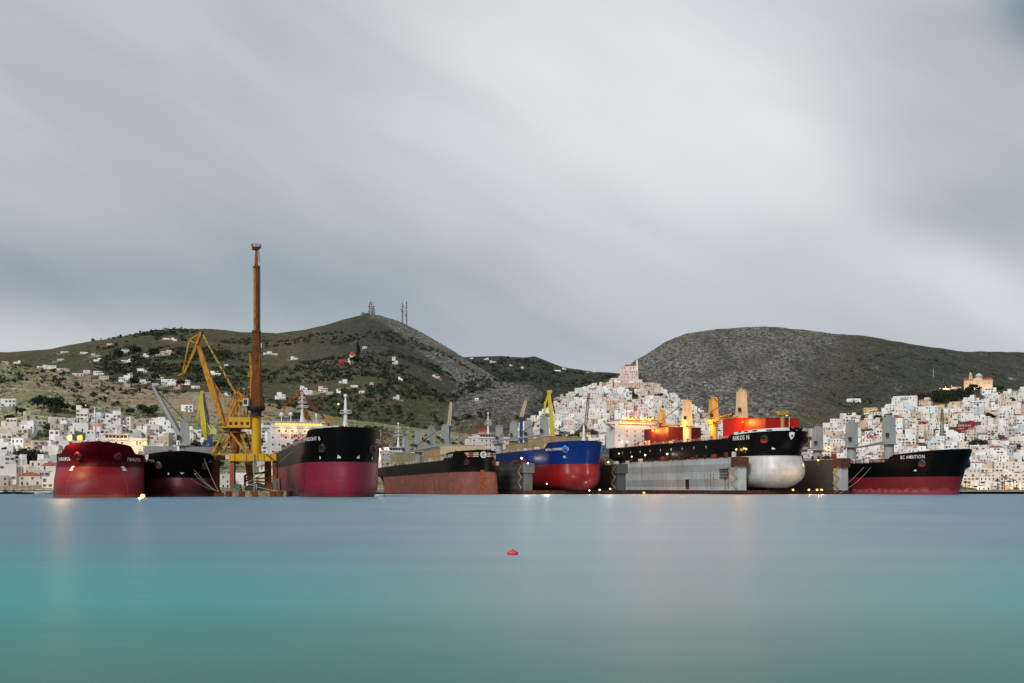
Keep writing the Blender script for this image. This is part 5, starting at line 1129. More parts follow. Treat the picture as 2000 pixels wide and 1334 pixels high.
LAND = [(1228, 722, 'the hilltop church'), (1912, 745, 'the domed church'), (1885, 832, 'the crimson mansion'), (1604, 860, 'the left grey deck crane'), (1672, 850, 'the middle grey deck crane'), (1749, 840, 'the right grey deck crane'),
        (1788, 893, 'the rightmost ship\'s name'), (1896, 880, 'the rightmost bow tip'), (1850, 778, 'the dark wood'), (1245, 802, 'the orange bridge lights'), (1342, 790, 'the cream deck crane'), (1080, 790, 'the lemon crane'), (1150, 810, 'the thin rusty crane'),
        (148, 862, 'the crimson bow lamps'), (228, 850, 'the crimson ship\'s bridge'), (320, 800, 'the tip-up grey jib'), (60, 908, 'the big quayside tree'), (78, 868, 'the pink block'), (16, 788, 'the lone white villa'), (495, 840, 'the tall yellow column'), (440, 820, 'the yellow machinery house'),
        (395, 810, 'the slim lemon jib'), (570, 860, 'the white ship bridge'), (715, 600, 'the summit masts'), (675, 700, 'the red-roofed villa'), (325, 690, 'the peach hill villa'), (1960, 945, 'the quay palms'), (650, 850, 'the tall black bow'), (980, 720, 'the rocky spur'), (1700, 780, 'the tan dirt track'),
        (1500, 845, 'the silver ship\'s bow'), (590, 775, 'the orange jib crane'), (790, 810, 'the scaffolded ship mast'), (1820, 850, 'the slim pylon'), (1990, 820, 'the right picture edge'), (5, 860, 'the left picture edge')]
NUM = ['zero', 'one', 'two', 'three', 'four', 'five', 'six', 'seven', 'eight', 'nine', 'ten', 'eleven', 'twelve', 'thirteen', 'fourteen', 'fifteen']
USED = set()
def locate(px, py, ux, uy, k=0):
    ls = sorted(LAND, key=lambda l: abs(l[0] - px) / 1.3 + abs(l[1] - py))[k]; dx, dy = px - ls[0], py - ls[1]; a = min(15, round(abs(dy) / uy)); b = min(15, round(abs(dx) / ux)); v = []
    if a: v.append(NUM[a] + (' row' if a == 1 else ' rows') + (' above' if dy < 0 else ' below'))
    if b: v.append(NUM[b] + (' left' if dx < 0 else ' right'))
    if not v: return 'right beside ' + ls[2]
    return ' and '.join(v) + (' of ' if b else ' ') + ls[2]
def uniq(desc, px, py, ux=20, uy=9):
    for k in range(5):
        for dsc in desc:
            lb = dsc + ', ' + locate(px, py, ux, uy, k)
            if lb not in USED and len(lb.replace('-', ' ').split()) <= 16: USED.add(lb); return lb
    lb = desc[-1] + ', ' + locate(px, py, ux, uy, 0); n = 1
    for k in range(8):
        lb = desc[-1].replace('boxy ', '').split(' with')[0] + ', ' + locate(px, py, ux / 2.5, uy / 2.5, k).replace(' rows', ' half-rows').replace(' row ', ' half-row ')
        if lb not in USED and len(lb.replace('-', ' ').split()) <= 16: USED.add(lb); return lb
    lb = ' '.join(desc[-1].replace('-storey', '').split(' with')[0].split()[:3]) + ' house, ' + locate(px, py, ux / 2.5, uy / 2.5, 0).replace(' rows', ' half-rows'); USED.add(lb); return lb
ST = ['', 'single-storey', 'two-storey', 'three-storey', 'four-storey', 'five-storey']
def describe(h):
    s_ = ST[h['st']]; c = h['col']; e = []
    if h['roof'] == 'tile': e.append(f'{c} {s_} house with red tiled roof')
    if h['sh'] != 'none': e.append(f'{c} {s_} house with {h["sh"]} shutters')
    if h['balc'] and h['st'] > 1: e.append(f'{c} {s_} house with balcony')
    e.append(f'{"broad" if h["w"] > 10.5 else "narrow" if h["w"] < 9 else "boxy"} {c} {s_} house')
    return e
HOUSES = []; rt = random.Random(11)
def zone(top, x0, x1, ybot, stepx, stepy, wr, stw, gaps=0.08, clutter=None):
    y = ybot
    while y > 700:
        px = x0 + rt.uniform(0, stepx)
        while px < x1:
            py = y + rt.uniform(-stepy * .35, stepy * .35)
            if py >= float(top(px)) and rt.random() > gaps:
                d, z = hit(px, py)
                if d and d < 1700:
                    wm = rt.uniform(*wr); h = spec_house(rt, px, py, d, z, wm, rt.choice(stw))
                    ty = HY - F * (z + h['st'] * 3.3 - CH) / d
                    if not any(abs(px - g_[0]) < g_[2] and abs(py - g_[1]) < g_[3] for g_ in GAPS) and ty < OCC(px) - 1: h['area'] = wm * h['st'] / d / d * (1.0 if 0 < px < 2000 else .1); HOUSES.append(h)
            px += stepx * rt.uniform(.75, 1.3)
        y -= stepy
# px, py, half width, half height of areas kept free of houses (woods, landmarks)
GAPS = [(62, 905, 30, 8), (100, 842, 12, 5), (1850, 778, 42, 9), (1912, 752, 32, 12), (1885, 838, 20, 12), (1228, 738, 30, 14), (1960, 862, 18, 7), (1645, 815, 8, 6), (1690, 822, 14, 5), (1240, 762, 10, 4), (350, 858, 8, 6), (452, 905, 60, 60), (1150, 850, 25, 8), (1100, 850, 30, 6), (45, 945, 26, 12), (78, 868, 18, 10), (56, 876, 12, 10), (300, 780, 40, 30), (1945, 830, 10, 6)]
def line(*p): return prof(p)
zone(line((0, 850), (20, 828), (60, 822), (110, 834), (150, 817), (220, 812), (250, 824), (300, 830), (340, 832), (400, 852), (470, 850), (540, 846), (600, 870), (620, 990)), -30, 600, 952, 21, 10.5, (8, 13), [2, 2, 3, 1, 2], .14)
zone(line((990, 850), (1040, 826), (1060, 812), (1075, 800), (1090, 790), (1110, 768), (1150, 753), (1190, 748), (1215, 744), (1250, 745), (1285, 760), (1310, 772), (1345, 798), (1380, 815), (1420, 835), (1440, 860)), 995, 1440, 868, 13.5, 7.0, (7, 11), [1, 2, 2], .05)
zone(line((1580, 850), (1610, 840), (1650, 818), (1700, 806), (1725, 800), (1750, 789), (1800, 788), (1830, 800), (1860, 798), (1880, 792), (1900, 780), (1940, 772), (2060, 765)), 1500, 2050, 957, 19.5, 9.0, (8, 13), [2, 2, 3, 2, 1], .06)
# single houses on the open slopes: px, base row, width px, storeys, colour
HILL = [(126, 690, 14, 1, 'white'), (164, 692, 14, 1, 'white'), (188, 697, 18, 1, 'pale pink'), (118, 705, 12, 1, 'white'), (190, 706, 14, 1, 'white'), (243, 690, 18, 2, 'pale grey'), (248, 708, 22, 1, 'white'), (285, 698, 10, 1, 'off-white'), (306, 696, 12, 2, 'pale pink'), (324, 694, 20, 2, 'peach'),
        (325, 664, 14, 1, 'white'), (340, 666, 10, 1, 'white'), (214, 675, 10, 1, 'cream'), (33, 711, 12, 1, 'white'), (10, 712, 12, 1, 'beige'), (82, 719, 18, 1, 'white'), (100, 721, 18, 2, 'white'), (122, 727, 26, 2, 'pale pink'), (152, 735, 20, 1, 'pale pink'), (172, 731, 18, 2, 'white'), (193, 733, 20, 2, 'white'),
        (203, 743, 18, 2, 'beige'), (165, 746, 24, 1, 'rubble'), (188, 754, 16, 2, 'rubble'), (243, 746, 22, 2, 'white'), (254, 738, 10, 1, 'cream'), (248, 756, 12, 1, 'beige'), (282, 728, 28, 1, 'white'), (313, 742, 14, 1, 'white'), (284, 750, 20, 1, 'white'), (304, 754, 14, 1, 'pale grey'), (327, 755, 24, 3, 'white'), (342, 747, 22, 1, 'white'),
        (361, 752, 18, 2, 'white'), (346, 761, 14, 1, 'salmon'), (382, 759, 16, 1, 'white'), (418, 733, 24, 1, 'white'), (442, 716, 7, 1, 'white'), (16, 795, 28, 2, 'white'), (365, 804, 22, 2, 'white'), (421, 772, 10, 1, 'crimson'), (445, 774, 12, 1, 'white'), (470, 768, 12, 2, 'white'), (506, 680, 9, 2, 'white'), (523, 693, 16, 1, 'white'), (537, 694, 10, 1, 'off-white'), (575, 703, 14, 1, 'white'), (712, 681, 8, 1, 'white'),
        (769, 705, 6, 2, 'white'), (772, 712, 10, 1, 'white'), (852, 739, 14, 1, 'cream'), (782, 744, 8, 1, 'white'), (726, 752, 7, 1, 'beige'), (692, 757, 14, 1, 'white'), (670, 749, 16, 1, 'off-white'), (593, 763, 14, 1, 'white'), (601, 772, 18, 2, 'white'), (631, 768, 18, 2, 'pale pink'), (617, 772, 14, 1, 'rubble'), (645, 770, 14, 1, 'beige'),
        (549, 780, 16, 2, 'white'), (661, 768, 8, 1, 'white'), (707, 769, 10, 1, 'white'), (774, 781, 12, 1, 'white'), (931, 783, 7, 1, 'off-white'), (658, 838, 14, 1, 'white'), (921, 701, 6, 1, 'white'), (950, 703, 9, 1, 'white'), (963, 708, 12, 1, 'white'), (998, 715, 5, 1, 'white'), (1020, 721, 5, 2, 'white'), (1088, 725, 13, 1, 'white'), (1102, 722, 8, 1, 'white'), (1160, 727, 8, 1, 'off-white'), (1178, 726, 6, 1, 'white'), (1148, 728, 7, 1, 'pale grey'),
        (1440, 815, 14, 1, 'white'), (1366, 806, 16, 1, 'white'), (1380, 818, 18, 1, 'off-white'), (1974, 741, 8, 1, 'rubble'), (570, 862, 16, 1, 'white'), (1087, 782, 12, 2, 'beige'), (1060, 838, 14, 2, 'white')]
for px, py, wp, st, c in HILL:
    d, z = hit(px, py)
    if d is None: continue
    h = spec_house(rt, px, py, d, z - .3, max(5, wp * d / F), st, c, roof='flat'); h['dp'] = min(14, max(6, h['w'] * .6)); h['area'] = 1; h['yaw'] = rt.uniform(-.2, .2); h['hill'] = True
    HOUSES.append(h)
# landmark houses placed by hand: px, base row, width px, storeys, colour, roof, shutters, label
SPEC = [(1887, 846, 30, 3, 'crimson', 'flat', 'white', 'crimson mansion with white-framed windows standing out among the pale houses'),
        (78, 880, 34, 2, 'pale pink', 'flat', 'none', 'pink windowless block above and left of the crimson ship'), (57, 884, 22, 2, 'ochre', 'flat', 'none', 'square ochre block left of the pink windowless block'),
        (58, 951, 36, 2, 'cream', 'tile', 'none', 'cream harbour hall with arched openings and low gable behind the small boats'), (15, 948, 30, 4, 'off-white', 'flat', 'grey', 'tall off-white house with grey shutters at the far left quay'), (24, 946, 12, 4, 'pale pink', 'flat', 'brown', 'narrow pink house squeezed beside the tall off-white quay house'),
        (85, 940, 30, 2, 'pale pink', 'flat', 'none', 'long low pink building behind the big quayside tree'), (312, 845, 40, 3, 'white', 'flat', 'none', 'long white three-storey apartment block behind the grey jib'), (186, 852, 26, 3, 'salmon', 'flat', 'white', 'salmon pink house with white shutters above the crimson bow lamps'),
        (1700, 867, 22, 2, 'salmon', 'tile', 'none', 'salmon house partly hidden left of the right grey deck crane'), (1803, 854, 26, 4, 'pale pink', 'flat', 'none', 'pink four-storey block above the name on the rightmost ship'), (1800, 836, 26, 2, 'brick red', 'flat', 'none', 'brick red house on top of the pink four-storey block'),
        (1870, 796, 20, 2, 'pale pink', 'flat', 'brown', 'pale pink house in the row right below the dark wood'), (1835, 802, 18, 2, 'ochre', 'flat', 'brown', 'small ochre house with brown shutters below the dark wood'), (1932, 774, 26, 3, 'off-white', 'flat', 'grey', 'off-white corner house right below the domed church'),
        (1905, 920, 44, 2, 'cream', 'tile', 'none', 'long cream house with red roof just right of the rightmost bow'), (1958, 905, 32, 2, 'pale pink', 'flat', 'white', 'pink house with white shutters above the long balconied building'), (1970, 925, 50, 3, 'cream', 'flat', 'none', 'long cream modern building with dark balcony bands at the right'),
        (1893, 953, 34, 4, 'cream', 'flat', 'grey', 'tall cream neoclassical house at the quay beside the rightmost bow'), (1876, 950, 14, 4, 'white', 'flat', 'green', 'narrow white house with green shutters touching the rightmost bow'), (1925, 955, 22, 3, 'white', 'flat', 'none', 'low white house on the quay behind the second palm'), (1940, 955, 22, 4, 'pale pink', 'flat', 'white', 'pinkish town house with arched door between the quay palms'),
        (1965, 955, 22, 4, 'off-white', 'flat', 'grey', 'off-white quay house left of the warmly lit facade'), (1988, 956, 26, 4, 'cream', 'flat', 'white', 'warmly lit cream facade at the right end of the quay'), (1922, 940, 26, 2, 'off-white', 'tile', 'none', 'low house with bright red hipped roof behind the quay palms'), (1230, 757, 60, 2, 'peach', 'flat', 'none', 'long peach monastery wing under the hilltop church'),
        (1213, 748, 40, 2, 'pale pink', 'flat', 'none', 'pink monastery wing left under the hilltop church'), (1262, 762, 34, 3, 'peach', 'flat', 'none', 'peach stepped building right under the hilltop church'), (1183, 757, 20, 2, 'salmon', 'flat', 'none', 'salmon building at the left shoulder of the hilltop town'), (1205, 798, 40, 3, 'peach', 'flat', 'none', 'broad peach convent building in the middle of the hilltop town'),
        (1698, 816, 18, 1, 'crimson', 'flat', 'white', 'small raspberry house above the dark trees in the right town'), (1700, 808, 24, 2, 'ochre', 'flat', 'none', 'yellow ochre block above the small raspberry house'), (1643, 838, 26, 1, 'pale grey', 'flat', 'none', 'long plain grey wall house on the left of the right town'), (472, 951, 40, 3, 'white', 'flat', 'none', 'big plain white shed seen through the legs of the yellow gantry'), (508, 952, 30, 3, 'cream', 'flat', 'none', 'cream warehouse seen under the right half of the gantry'), (436, 952, 24, 3, 'off-white', 'flat', 'none', 'off-white shed behind scaffolding at the left gantry leg'),
        (487, 850, 34, 4, 'off-white', 'flat', 'none', 'off-white apartment block behind the yellow column'), (1668, 786, 26, 2, 'white', 'flat', 'none', 'white two-part house on the ridge left of the large white block'), (1768, 790, 44, 3, 'off-white', 'flat', 'none', 'large pale terraced block topping the right town')]
SH = []
for px, py, wp, st, c, rf, shh, lb in SPEC:
    d, z = hit(px, py)
    if d is None: continue
    h = spec_house(rt, px, py, d, z - .3, wp * d / F, st, c, roof=rf, sh=shh, step=(c == 'crimson' and st == 3)); h['yaw'] = rt.uniform(-.12, .12); h['dp'] = 10; h['label'] = lb
    if 'windowless' in lb or 'block left of' in lb or 'plain' in lb or 'warehouse' in lb: h['blank'] = True
    h['area'] = 9; SH.append(h)
HOUSES = SH + HOUSES
HOUSES.sort(key=lambda h: -h['area'])
NIND = 300
GR = {0: 'houses of the left town', 1: 'houses of the hilltop town', 2: 'houses of the right town', 3: 'houses scattered on the slopes'}
for h in HOUSES[:NIND]:
    zi = 3 if h.get('hill') else 0 if h['px'] < 800 else 1 if h['px'] < 1480 else 2
    my = h['py'] - F * h['st'] * 1.65 / h['d']
    lb = h.get('label') or uniq(describe(h), h['px'], my)
    if h.get('blank'): h['st_'] = h['st']
    make_house(h, lb, GR[zi])
# the remaining houses of the three town masses: one object
mb = MB(); names = [p[0] for p in PAL]
for h in HOUSES[NIND:]:
    vol, wins, rn = house_geo(h); t_ = MB(); walls_mb(t_, h, vol, rn, mi=names.index(h['col']), mr=len(names), mt=len(names) + 1)
    for kd, p, rz in wins:
        if rn.random() < .15: continue
        t_.box((p[0], p[1], p[2]), (1.0, .16, 1.3 if kd != 'tall_window' else 1.9), rz, m=len(names) + 2)
    X = (h['px'] - 1000) / F * h['d']; yaw = h['yaw'] - math.atan2(X, h['d']) * .7; ca, sa = math.cos(yaw), math.sin(yaw); b = len(mb.v)
    mb.v.extend([(X + x * ca - y * sa, h['d'] + x * sa + y * ca, h['z'] + z) for x, y, z in t_.v]); mb.f.extend([tuple(b + i for i in f) for f in t_.f]); mb.m.extend(t_.m); mb.sm.extend(t_.sm)
o = mb.build('town_houses', [wallmat(n) for n in names] + [ROOFG, TILE, GLASS]); tag(o, 'mass of small pale houses filling the hillside towns between the larger ones', 'houses', kind='stuff')
print('houses', len(HOUSES))
# ---------------- domed church on the right hill
SAND = steel('church_sand', (.66, .51, .36), amt=.03, rough=.9, spec=.2); SANDT = plain('church_trim', (.62, .47, .33), .9)
def church():
    d, z = hit(1912, 762); px = 1911; X = (px - 1000) / F * d; k = d / F; o = empty('church', (X, d, z - 1), -.36, 'floodlit sandstone church with pale blue dome on the right hill', 'church')
    w = 50 * k; hh = 19 * k; q = MB(); q.b2((-w / 2, 0, -3), (w / 2, 18, hh)); q.b2((-w / 2 - .5, -.4, hh + .01), (w / 2 + .5, 18.4, hh + .6), 1)
    q.b2((-w * .18, -1.2, -3), (w * .14, -.01, hh + 3.5)); q.add([(-w * .2, -1.3, hh + 3.51), (w * .16, -1.3, hh + 3.51), (-w * .02, -1.3, hh + 6.2), (-w * .2, 5, hh + 3.51), (w * .16, 5, hh + 3.51), (-w * .02, 5, hh + 6.2)], [(0, 1, 2), (4, 3, 5), (0, 2, 5, 3), (2, 1, 4, 5), (0, 3, 4, 1)])
    q.b2((-w * .18, 0, hh + .61), (w * .14, 5, hh + 3.5))
    q.build('walls', [SAND, SANDT], o)
    q = MB()
    for x0, x1 in ((-w / 2, -w * .2), (w * .16, w / 2)): q.add([(x0, 0, hh + .62), (x1, 0, hh + .62), (x1, 18, hh + .62), (x0, 18, hh + .62), (x0 + .5, 9, hh + 5.4), (x1 - .5, 9, hh + 5.4)], [(0, 1, 5, 4), (1, 2, 5), (2, 3, 4, 5), (3, 0, 4)])
    q.build('roof', TILE, o)
    q = MB(); cx = w * .03; q.lathe((cx, 9, hh), [(6.6, 0), (6.6, 7.9), (7.0, 8.0), (7.0, 8.5)], 24); dr = q.build('drum', SAND, o)
    q = MB(); q.lathe((cx, 9, hh + 8.5), [(6.3 * math.cos(a), 6.0 * math.sin(a)) for a in np.linspace(0, 1.5, 9)], 24); q.box((cx, 9, hh + 15.1), (.25, .25, 1.6)); q.build('dome', plain('dome_blue', (.36, .50, .62), .6), o)
    for i in range(12):
        a = 6.2832 * i / 12; q = MB(); q.box((cx + 6.62 * math.cos(a), 9 + 6.62 * math.sin(a), hh + 5.0), (.25, 1.2, 3.0), a); q.build('window', plain('church_window', (.22, .10, .06), .5), dr)
    tx = -w * .27; q = MB(); q.b2((tx - 3, 2, hh + .61), (tx + 3, 8, hh + 6)); q.b2((tx - 2.6, 2.4, hh + 6.01), (tx + 2.6, 7.6, hh + 11)); q.b2((tx - 3, 2, hh + 11.01), (tx + 3, 8, hh + 11.5)); q.lathe((tx, 5, hh + 11.5), [(2.3, 0), (2.3, 2.6), (1.4, 4.2), (.2, 5.6)], 8); tw = q.build('bell_tower', SAND, o)
    for zz in (3.2, 8.5): q = MB(); q.b2((tx - .9, 1.9 if zz < 5 else 2.3, hh + zz - 1.3), (tx + .9, 1.98 if zz < 5 else 2.38, hh + zz + 1.3)); q.build('opening', plain('church_window', (.22, .10, .06), .5), tw)
    for r in range(2):
        for f in (-.42, -.29, -.02, .24, .38):
            q = MB(); x = w * f; y = -.05 if abs(f) > .2 else -1.25; z0 = hh * (.18 + .45 * r); q.b2((x - .9, y, z0), (x + .9, y + .04, z0 + 2.1)); q.lathe((x, y, 0), [(0, 0)], 3) if False else None
            q.build('window', plain('church_window', (.22, .10, .06), .5), o)
    for i, f in enumerate((-.4, -.1, .2, .42)):
        lo = lamp(world_mat(o) @ Vector((w * f, -9, 2.0)), 'y', .35, 3800, None, parent=o, name='floodlight', soft=1.0)
    return o
church()
def terrace_lamps():
    for i, (px, py, nm) in enumerate(((1834, 759, 'left end'), (1845, 757, 'middle'), (1857, 755, 'right end'))):
        d, z = hit(px, py + 3); lamp(Vector(((px - 1000) / F * d, d - 4, z + 3)), 'y', .8, 6000, nm + ' lamp of the lit terrace left of the domed church', 'lamps on the church terrace', pole=3)
    d, z = hit(1862, 764); X = (1862 - 1000) / F * d; o = empty('terrace_building', (X, d, z), -.3, 'long low pink parish building left of the domed church', 'building'); q = MB(); q.b2((-21, 0, -4), (14, 6, 4.5)); q.b2((-2, .5, 4.51), (14, 5.5, 7.0)); q.build('walls', wallmat('pale pink'), o)
    for i in range(8): q = MB(); q.b2((-19 + i * 4.2, -.05, 1.2), (-17.6 + i * 4.2, -.01, 3.2)); q.build('window', GLASS, o)
terrace_lamps()
# ---------------- hilltop church
def hilltop():
    d, z = hit(1228, 747); k = d / F; X = 228 / F * d; o = empty('hilltop_church', (X, d, z), -.1, 'pink hilltop church with thin red roof and small belfry crowning the cone', 'church')
    PK = wallmat('pale pink'); w = 40 * k; q = MB(); q.b2((-w * .62, -2, -6), (w * .66, 20, 3.5)); q.b2((-w / 2, 0, 3.51), (w / 2 - 1, 20, 9)); q.b2((-w * .42, 2, 9.01), (w / 2 - 1, 18, 18)); q.b2((-w * .34, 4, 18.01), (w * .46, 16, 23.5)); q.build('walls', PK, o)
    q = MB(); q.add([(-w * .2, 3.5, 23.52), (w * .36, 3.5, 23.52), (w * .36, 16.5, 23.52), (-w * .2, 16.5, 23.52), (-w * .2, 10, 26.3), (w * .36, 10, 26.3)], [(0, 1, 5, 4), (1, 2, 5), (2, 3, 4, 5), (3, 0, 4)]); q.build('roof', TILE, o)
    q = MB(); q.b2((w * .36, 3, 18), (w * .45, 6, 28)); q.lathe((w * .405, 4.5, 28), [(1.5, 0), (1.2, 2), (.1, 5.5)], 8); q.build('bell_tower', wallmat('off-white'), o)
    rn = random.Random(5)
    for zz, y, n in ((3, -.02, 9), (6.4, -.02, 8), (11, 1.98, 8), (14.5, 1.98, 9), (20.3, 3.98, 6)):
        for i in range(n):
            if rn.random() < .25: continue
            x = -w * .33 + w * .7 * i / (n - 1); q = MB(); q.b2((x - .6, y - .06, zz - .9), (x + .6, y, zz + .9)); q.build('window', plain('slate_dark', (.12, .08, .07), .6), o)
hilltop()
# red-roofed villa on the left hill
def villa():
    d, z = hit(684, 711); k = d / F; X = (684 - 1000) / F * d; o = empty('villa', (X, d, z), 0, 'pink and white villa with red pyramid-roofed tower on the left hill', 'villa'); q = MB()
    q.b2((-9 * k - 12, 0, -3), (-4 * k, 12, 8)); q.build('wing', wallmat('brick red'), o)
    q = MB(); q.b2((-4 * k + .05, -1, -3), (8 * k, 11, 10)); q.b2((-1 * k, 2, 10.01), (7 * k, 9, 16)); q.build('walls', wallmat('white'), o); q = MB(); q.lathe((3 * k, 5.5, 16), [(6.5, 0), (.1, 7)], 4, smooth=False); q.build('roof', plain('roof_red', (.5, .05, .03), .7), o)
    q = MB(); q.b2((-14, -.1, 3), (-12, -.01, 5.5)); q.build('window', GLASS, o); q = MB(); q.b2((2, -1.1, 3), (4, -1.01, 6)); q.build('window', GLASS, o)
villa()
# ---------------- summit masts
def masts():
    MG = plain('mast_grey', (.12, .125, .13), .6); DI = plain('dish_white', (.6, .6, .6), .5)
    for i, (px, base, topy, w, dishes, lb) in enumerate(((724, 617, 590, 8, 9, 'broad lattice mast crowded with dishes on the summit, left of the cluster'), (730, 617, 598, 6, 5, 'shorter lattice mast with dishes just right of the broad summit mast'), (786, 630, 593, 3.5, 7, 'left of the two slim masts on the right shoulder of the summit'), (794, 633, 589, 3.0, 5, 'right and taller of the two slim masts on the summit shoulder'))):
        d = 2590 if i < 2 else 2540; b = P(px, base + 3, d); tp = P(px, topy, d); o = empty('radio_mast', tuple(b), 0, lb, 'mast', 'radio masts on the summit'); q = MB(); q.lattice(b, tp, w, w * .7, .6, 7); q.beam(tp, tp + Vector((0, 0, 8)), .4); q.build('lattice', MG, o, True); rn = random.Random(i)
        for k in range(dishes): p = b.lerp(tp, rn.uniform(.25, 1)) + Vector((rn.choice((-1, 1)) * w * .6, -w * .6, 0)); q = MB(); q.tube(p, p + Vector((0, -.8, 0)), rn.uniform(1.2, 2.0), n=10); q.build('dish', rn.choice((DI, MG)), o, True)
    p = P(709, 616, 2595); o = empty('radar_dome', tuple(p), 0, 'grey green radar station dome at the left end of the summit', 'radar dome'); q = MB(); q.lathe((0, 0, -3), [(6, 0), (6, 5), (5.6, 8), (3.5, 11.5), (.3, 13)], 14); q.build('dome', plain('dome_sage', (.13, .17, .17), .8), o); q = MB(); q.box((11, 0, 1), (9, 6, 9)); q.build('station', plain('station_dark', (.04, .05, .05), .8), o)
    for px, hgt, lb in ((1823, 19, 'white flagpole on the bare ridge left of the domed church'),):
        d, z = hit(px, 737); o = empty('flagpole', ((px - 1000) / F * d, d, z), 0, lb, 'pole'); q = MB(); q.tube((0, 0, -2), (0, 0, 18), .35, .25); q.build('pole', WHITE, o)
    d, z = hit(1840, 860); b = P(1840, 862, d - 10); o = empty('lattice_pylon', tuple(b), 0, 'slim grey lattice pylon rising among the houses left of the crimson mansion', 'pylon'); q = MB(); q.lattice(b, b + Vector((0, 0, 62 * d / F)), 3.2, 1.6, .28, 16); q.build('lattice', MG, o, True)
masts()
# ---------------- vegetation
LEAFS = {}
def leafmat(nm, a, b):
    if nm in MATS: return MATS[nm]
    m, t, bs = bsdf(nm); gp = t.new('ShaderNodeNewGeometry'); n = t.noise(gp.outputs['Position'], .9, 2); oi = t.new('ShaderNodeObjectInfo')
    c = t.mix(t.ramp(n, [(.35, 0.0), (.65, 1.0)]), a, b); c = t.mix(1.0, c, t.ramp(oi.outputs['Random'], [(0, .7), (1, 1.25)]), 'MULTIPLY'); t.link(c, bs.inputs['Base Color']); bs.inputs['Roughness'].default_value = .8; bs.inputs['Specular IOR Level'].default_value = .15
    MATS[nm] = m; return m
LG = leafmat('leaf_dark', (.012, .022, .012), (.045, .062, .028)); LO = leafmat('leaf_olive', (.03, .036, .02), (.085, .085, .05)); LB_ = leafmat('leaf_brown', (.05, .03, .022), (.11, .07, .045))
BARK = plain('bark', (.06, .045, .035), .9)
def leafcloud(rng, n, rx, ry, rz, size, clumps):
    """leaf-sized quads gathered round clump centres in an uneven ellipsoid"""
    cc = rng.normal(size=(clumps, 3)); cc /= np.linalg.norm(cc, axis=1)[:, None]; cc *= rng.uniform(.35, .85, (clumps, 1)); cc[:, 2] = np.abs(cc[:, 2]) * .9 - .1
    k = rng.randint(clumps, size=n); r = rng.uniform(.22, .42, clumps); o = rng.normal(size=(n, 3)); o /= np.linalg.norm(o, axis=1)[:, None]
    p = (cc[k] + o * (r[k] * rng.uniform(.6, 1, n) ** .5)[:, None]) * np.array([rx, ry, rz])
    a = rng.normal(size=(n, 3)); a /= np.linalg.norm(a, axis=1)[:, None]; b = np.cross(a, rng.normal(size=(n, 3))); b /= np.linalg.norm(b, axis=1)[:, None]
    s_ = size * rng.uniform(.6, 1.3, (n, 1)); return np.stack([p - a * s_ - b * s_ * .6, p + a * s_ - b * s_ * .6, p + a * s_ + b * s_ * .6, p - a * s_ + b * s_ * .6], 1)
def quadmesh(name, Q, mats, mi=None):
    n = len(Q); me = bpy.data.meshes.new(name); V = Q.reshape(-1, 3); me.vertices.add(len(V)); me.vertices.foreach_set('co', V.ravel().astype(np.float32)); me.loops.add(4 * n); me.loops.foreach_set('vertex_index', np.arange(4 * n))
    me.polygons.add(n); me.polygons.foreach_set('loop_start', np.arange(0, 4 * n, 4)); me.polygons.foreach_set('loop_total', np.full(n, 4))
    for m in mats: me.materials.append(m)
    if mi is not None: me.polygons.foreach_set('material_index', mi)
    me.update(); return me
rg = np.random.RandomState(8)
CROWN = [(quadmesh('crown', leafcloud(rg, 520, 3.6, 3.6, 3.0, .34, 16) + np.array([0, 0, 2.9]), [mm]), mm) for mm in (LG, LO, LG, LB_, LO)]
CYP = quadmesh('crown', leafcloud(rg, 420, 1.2, 1.2, 5.2, .3, 18) + np.array([0, 0, 5.0]), [LG])
def trunk_mesh():
    q = MB(); q.tube((0, 0, -1), (0.15, 0, 1.7), .34, .22); 
    for a in range(5): an = a * 1.26; q.tube((.15, 0, 1.5), (1.6 * math.cos(an), 1.6 * math.sin(an), 3.2), .16, .06, n=5)
    return q.mesh('trunk', BARK)
TR = trunk_mesh()
def tree(px, py, s_, kind, label, group='trees among the houses and slopes', d=None):
    dd, z = hit(px, py) if d is None else (d, float(H(px, d)))
    if dd is None: return
    o = empty('tree', ((px - 1000) / F * dd, dd - 1.5, z), rt.uniform(0, 6), label, 'tree', group); o.scale = (s_, s_, s_ * rt.uniform(.85, 1.1))
    mesh_obj('trunk', TR, o); mesh_obj('crown', CYP if kind == 'cypress' else CROWN[kind][0], o); return o
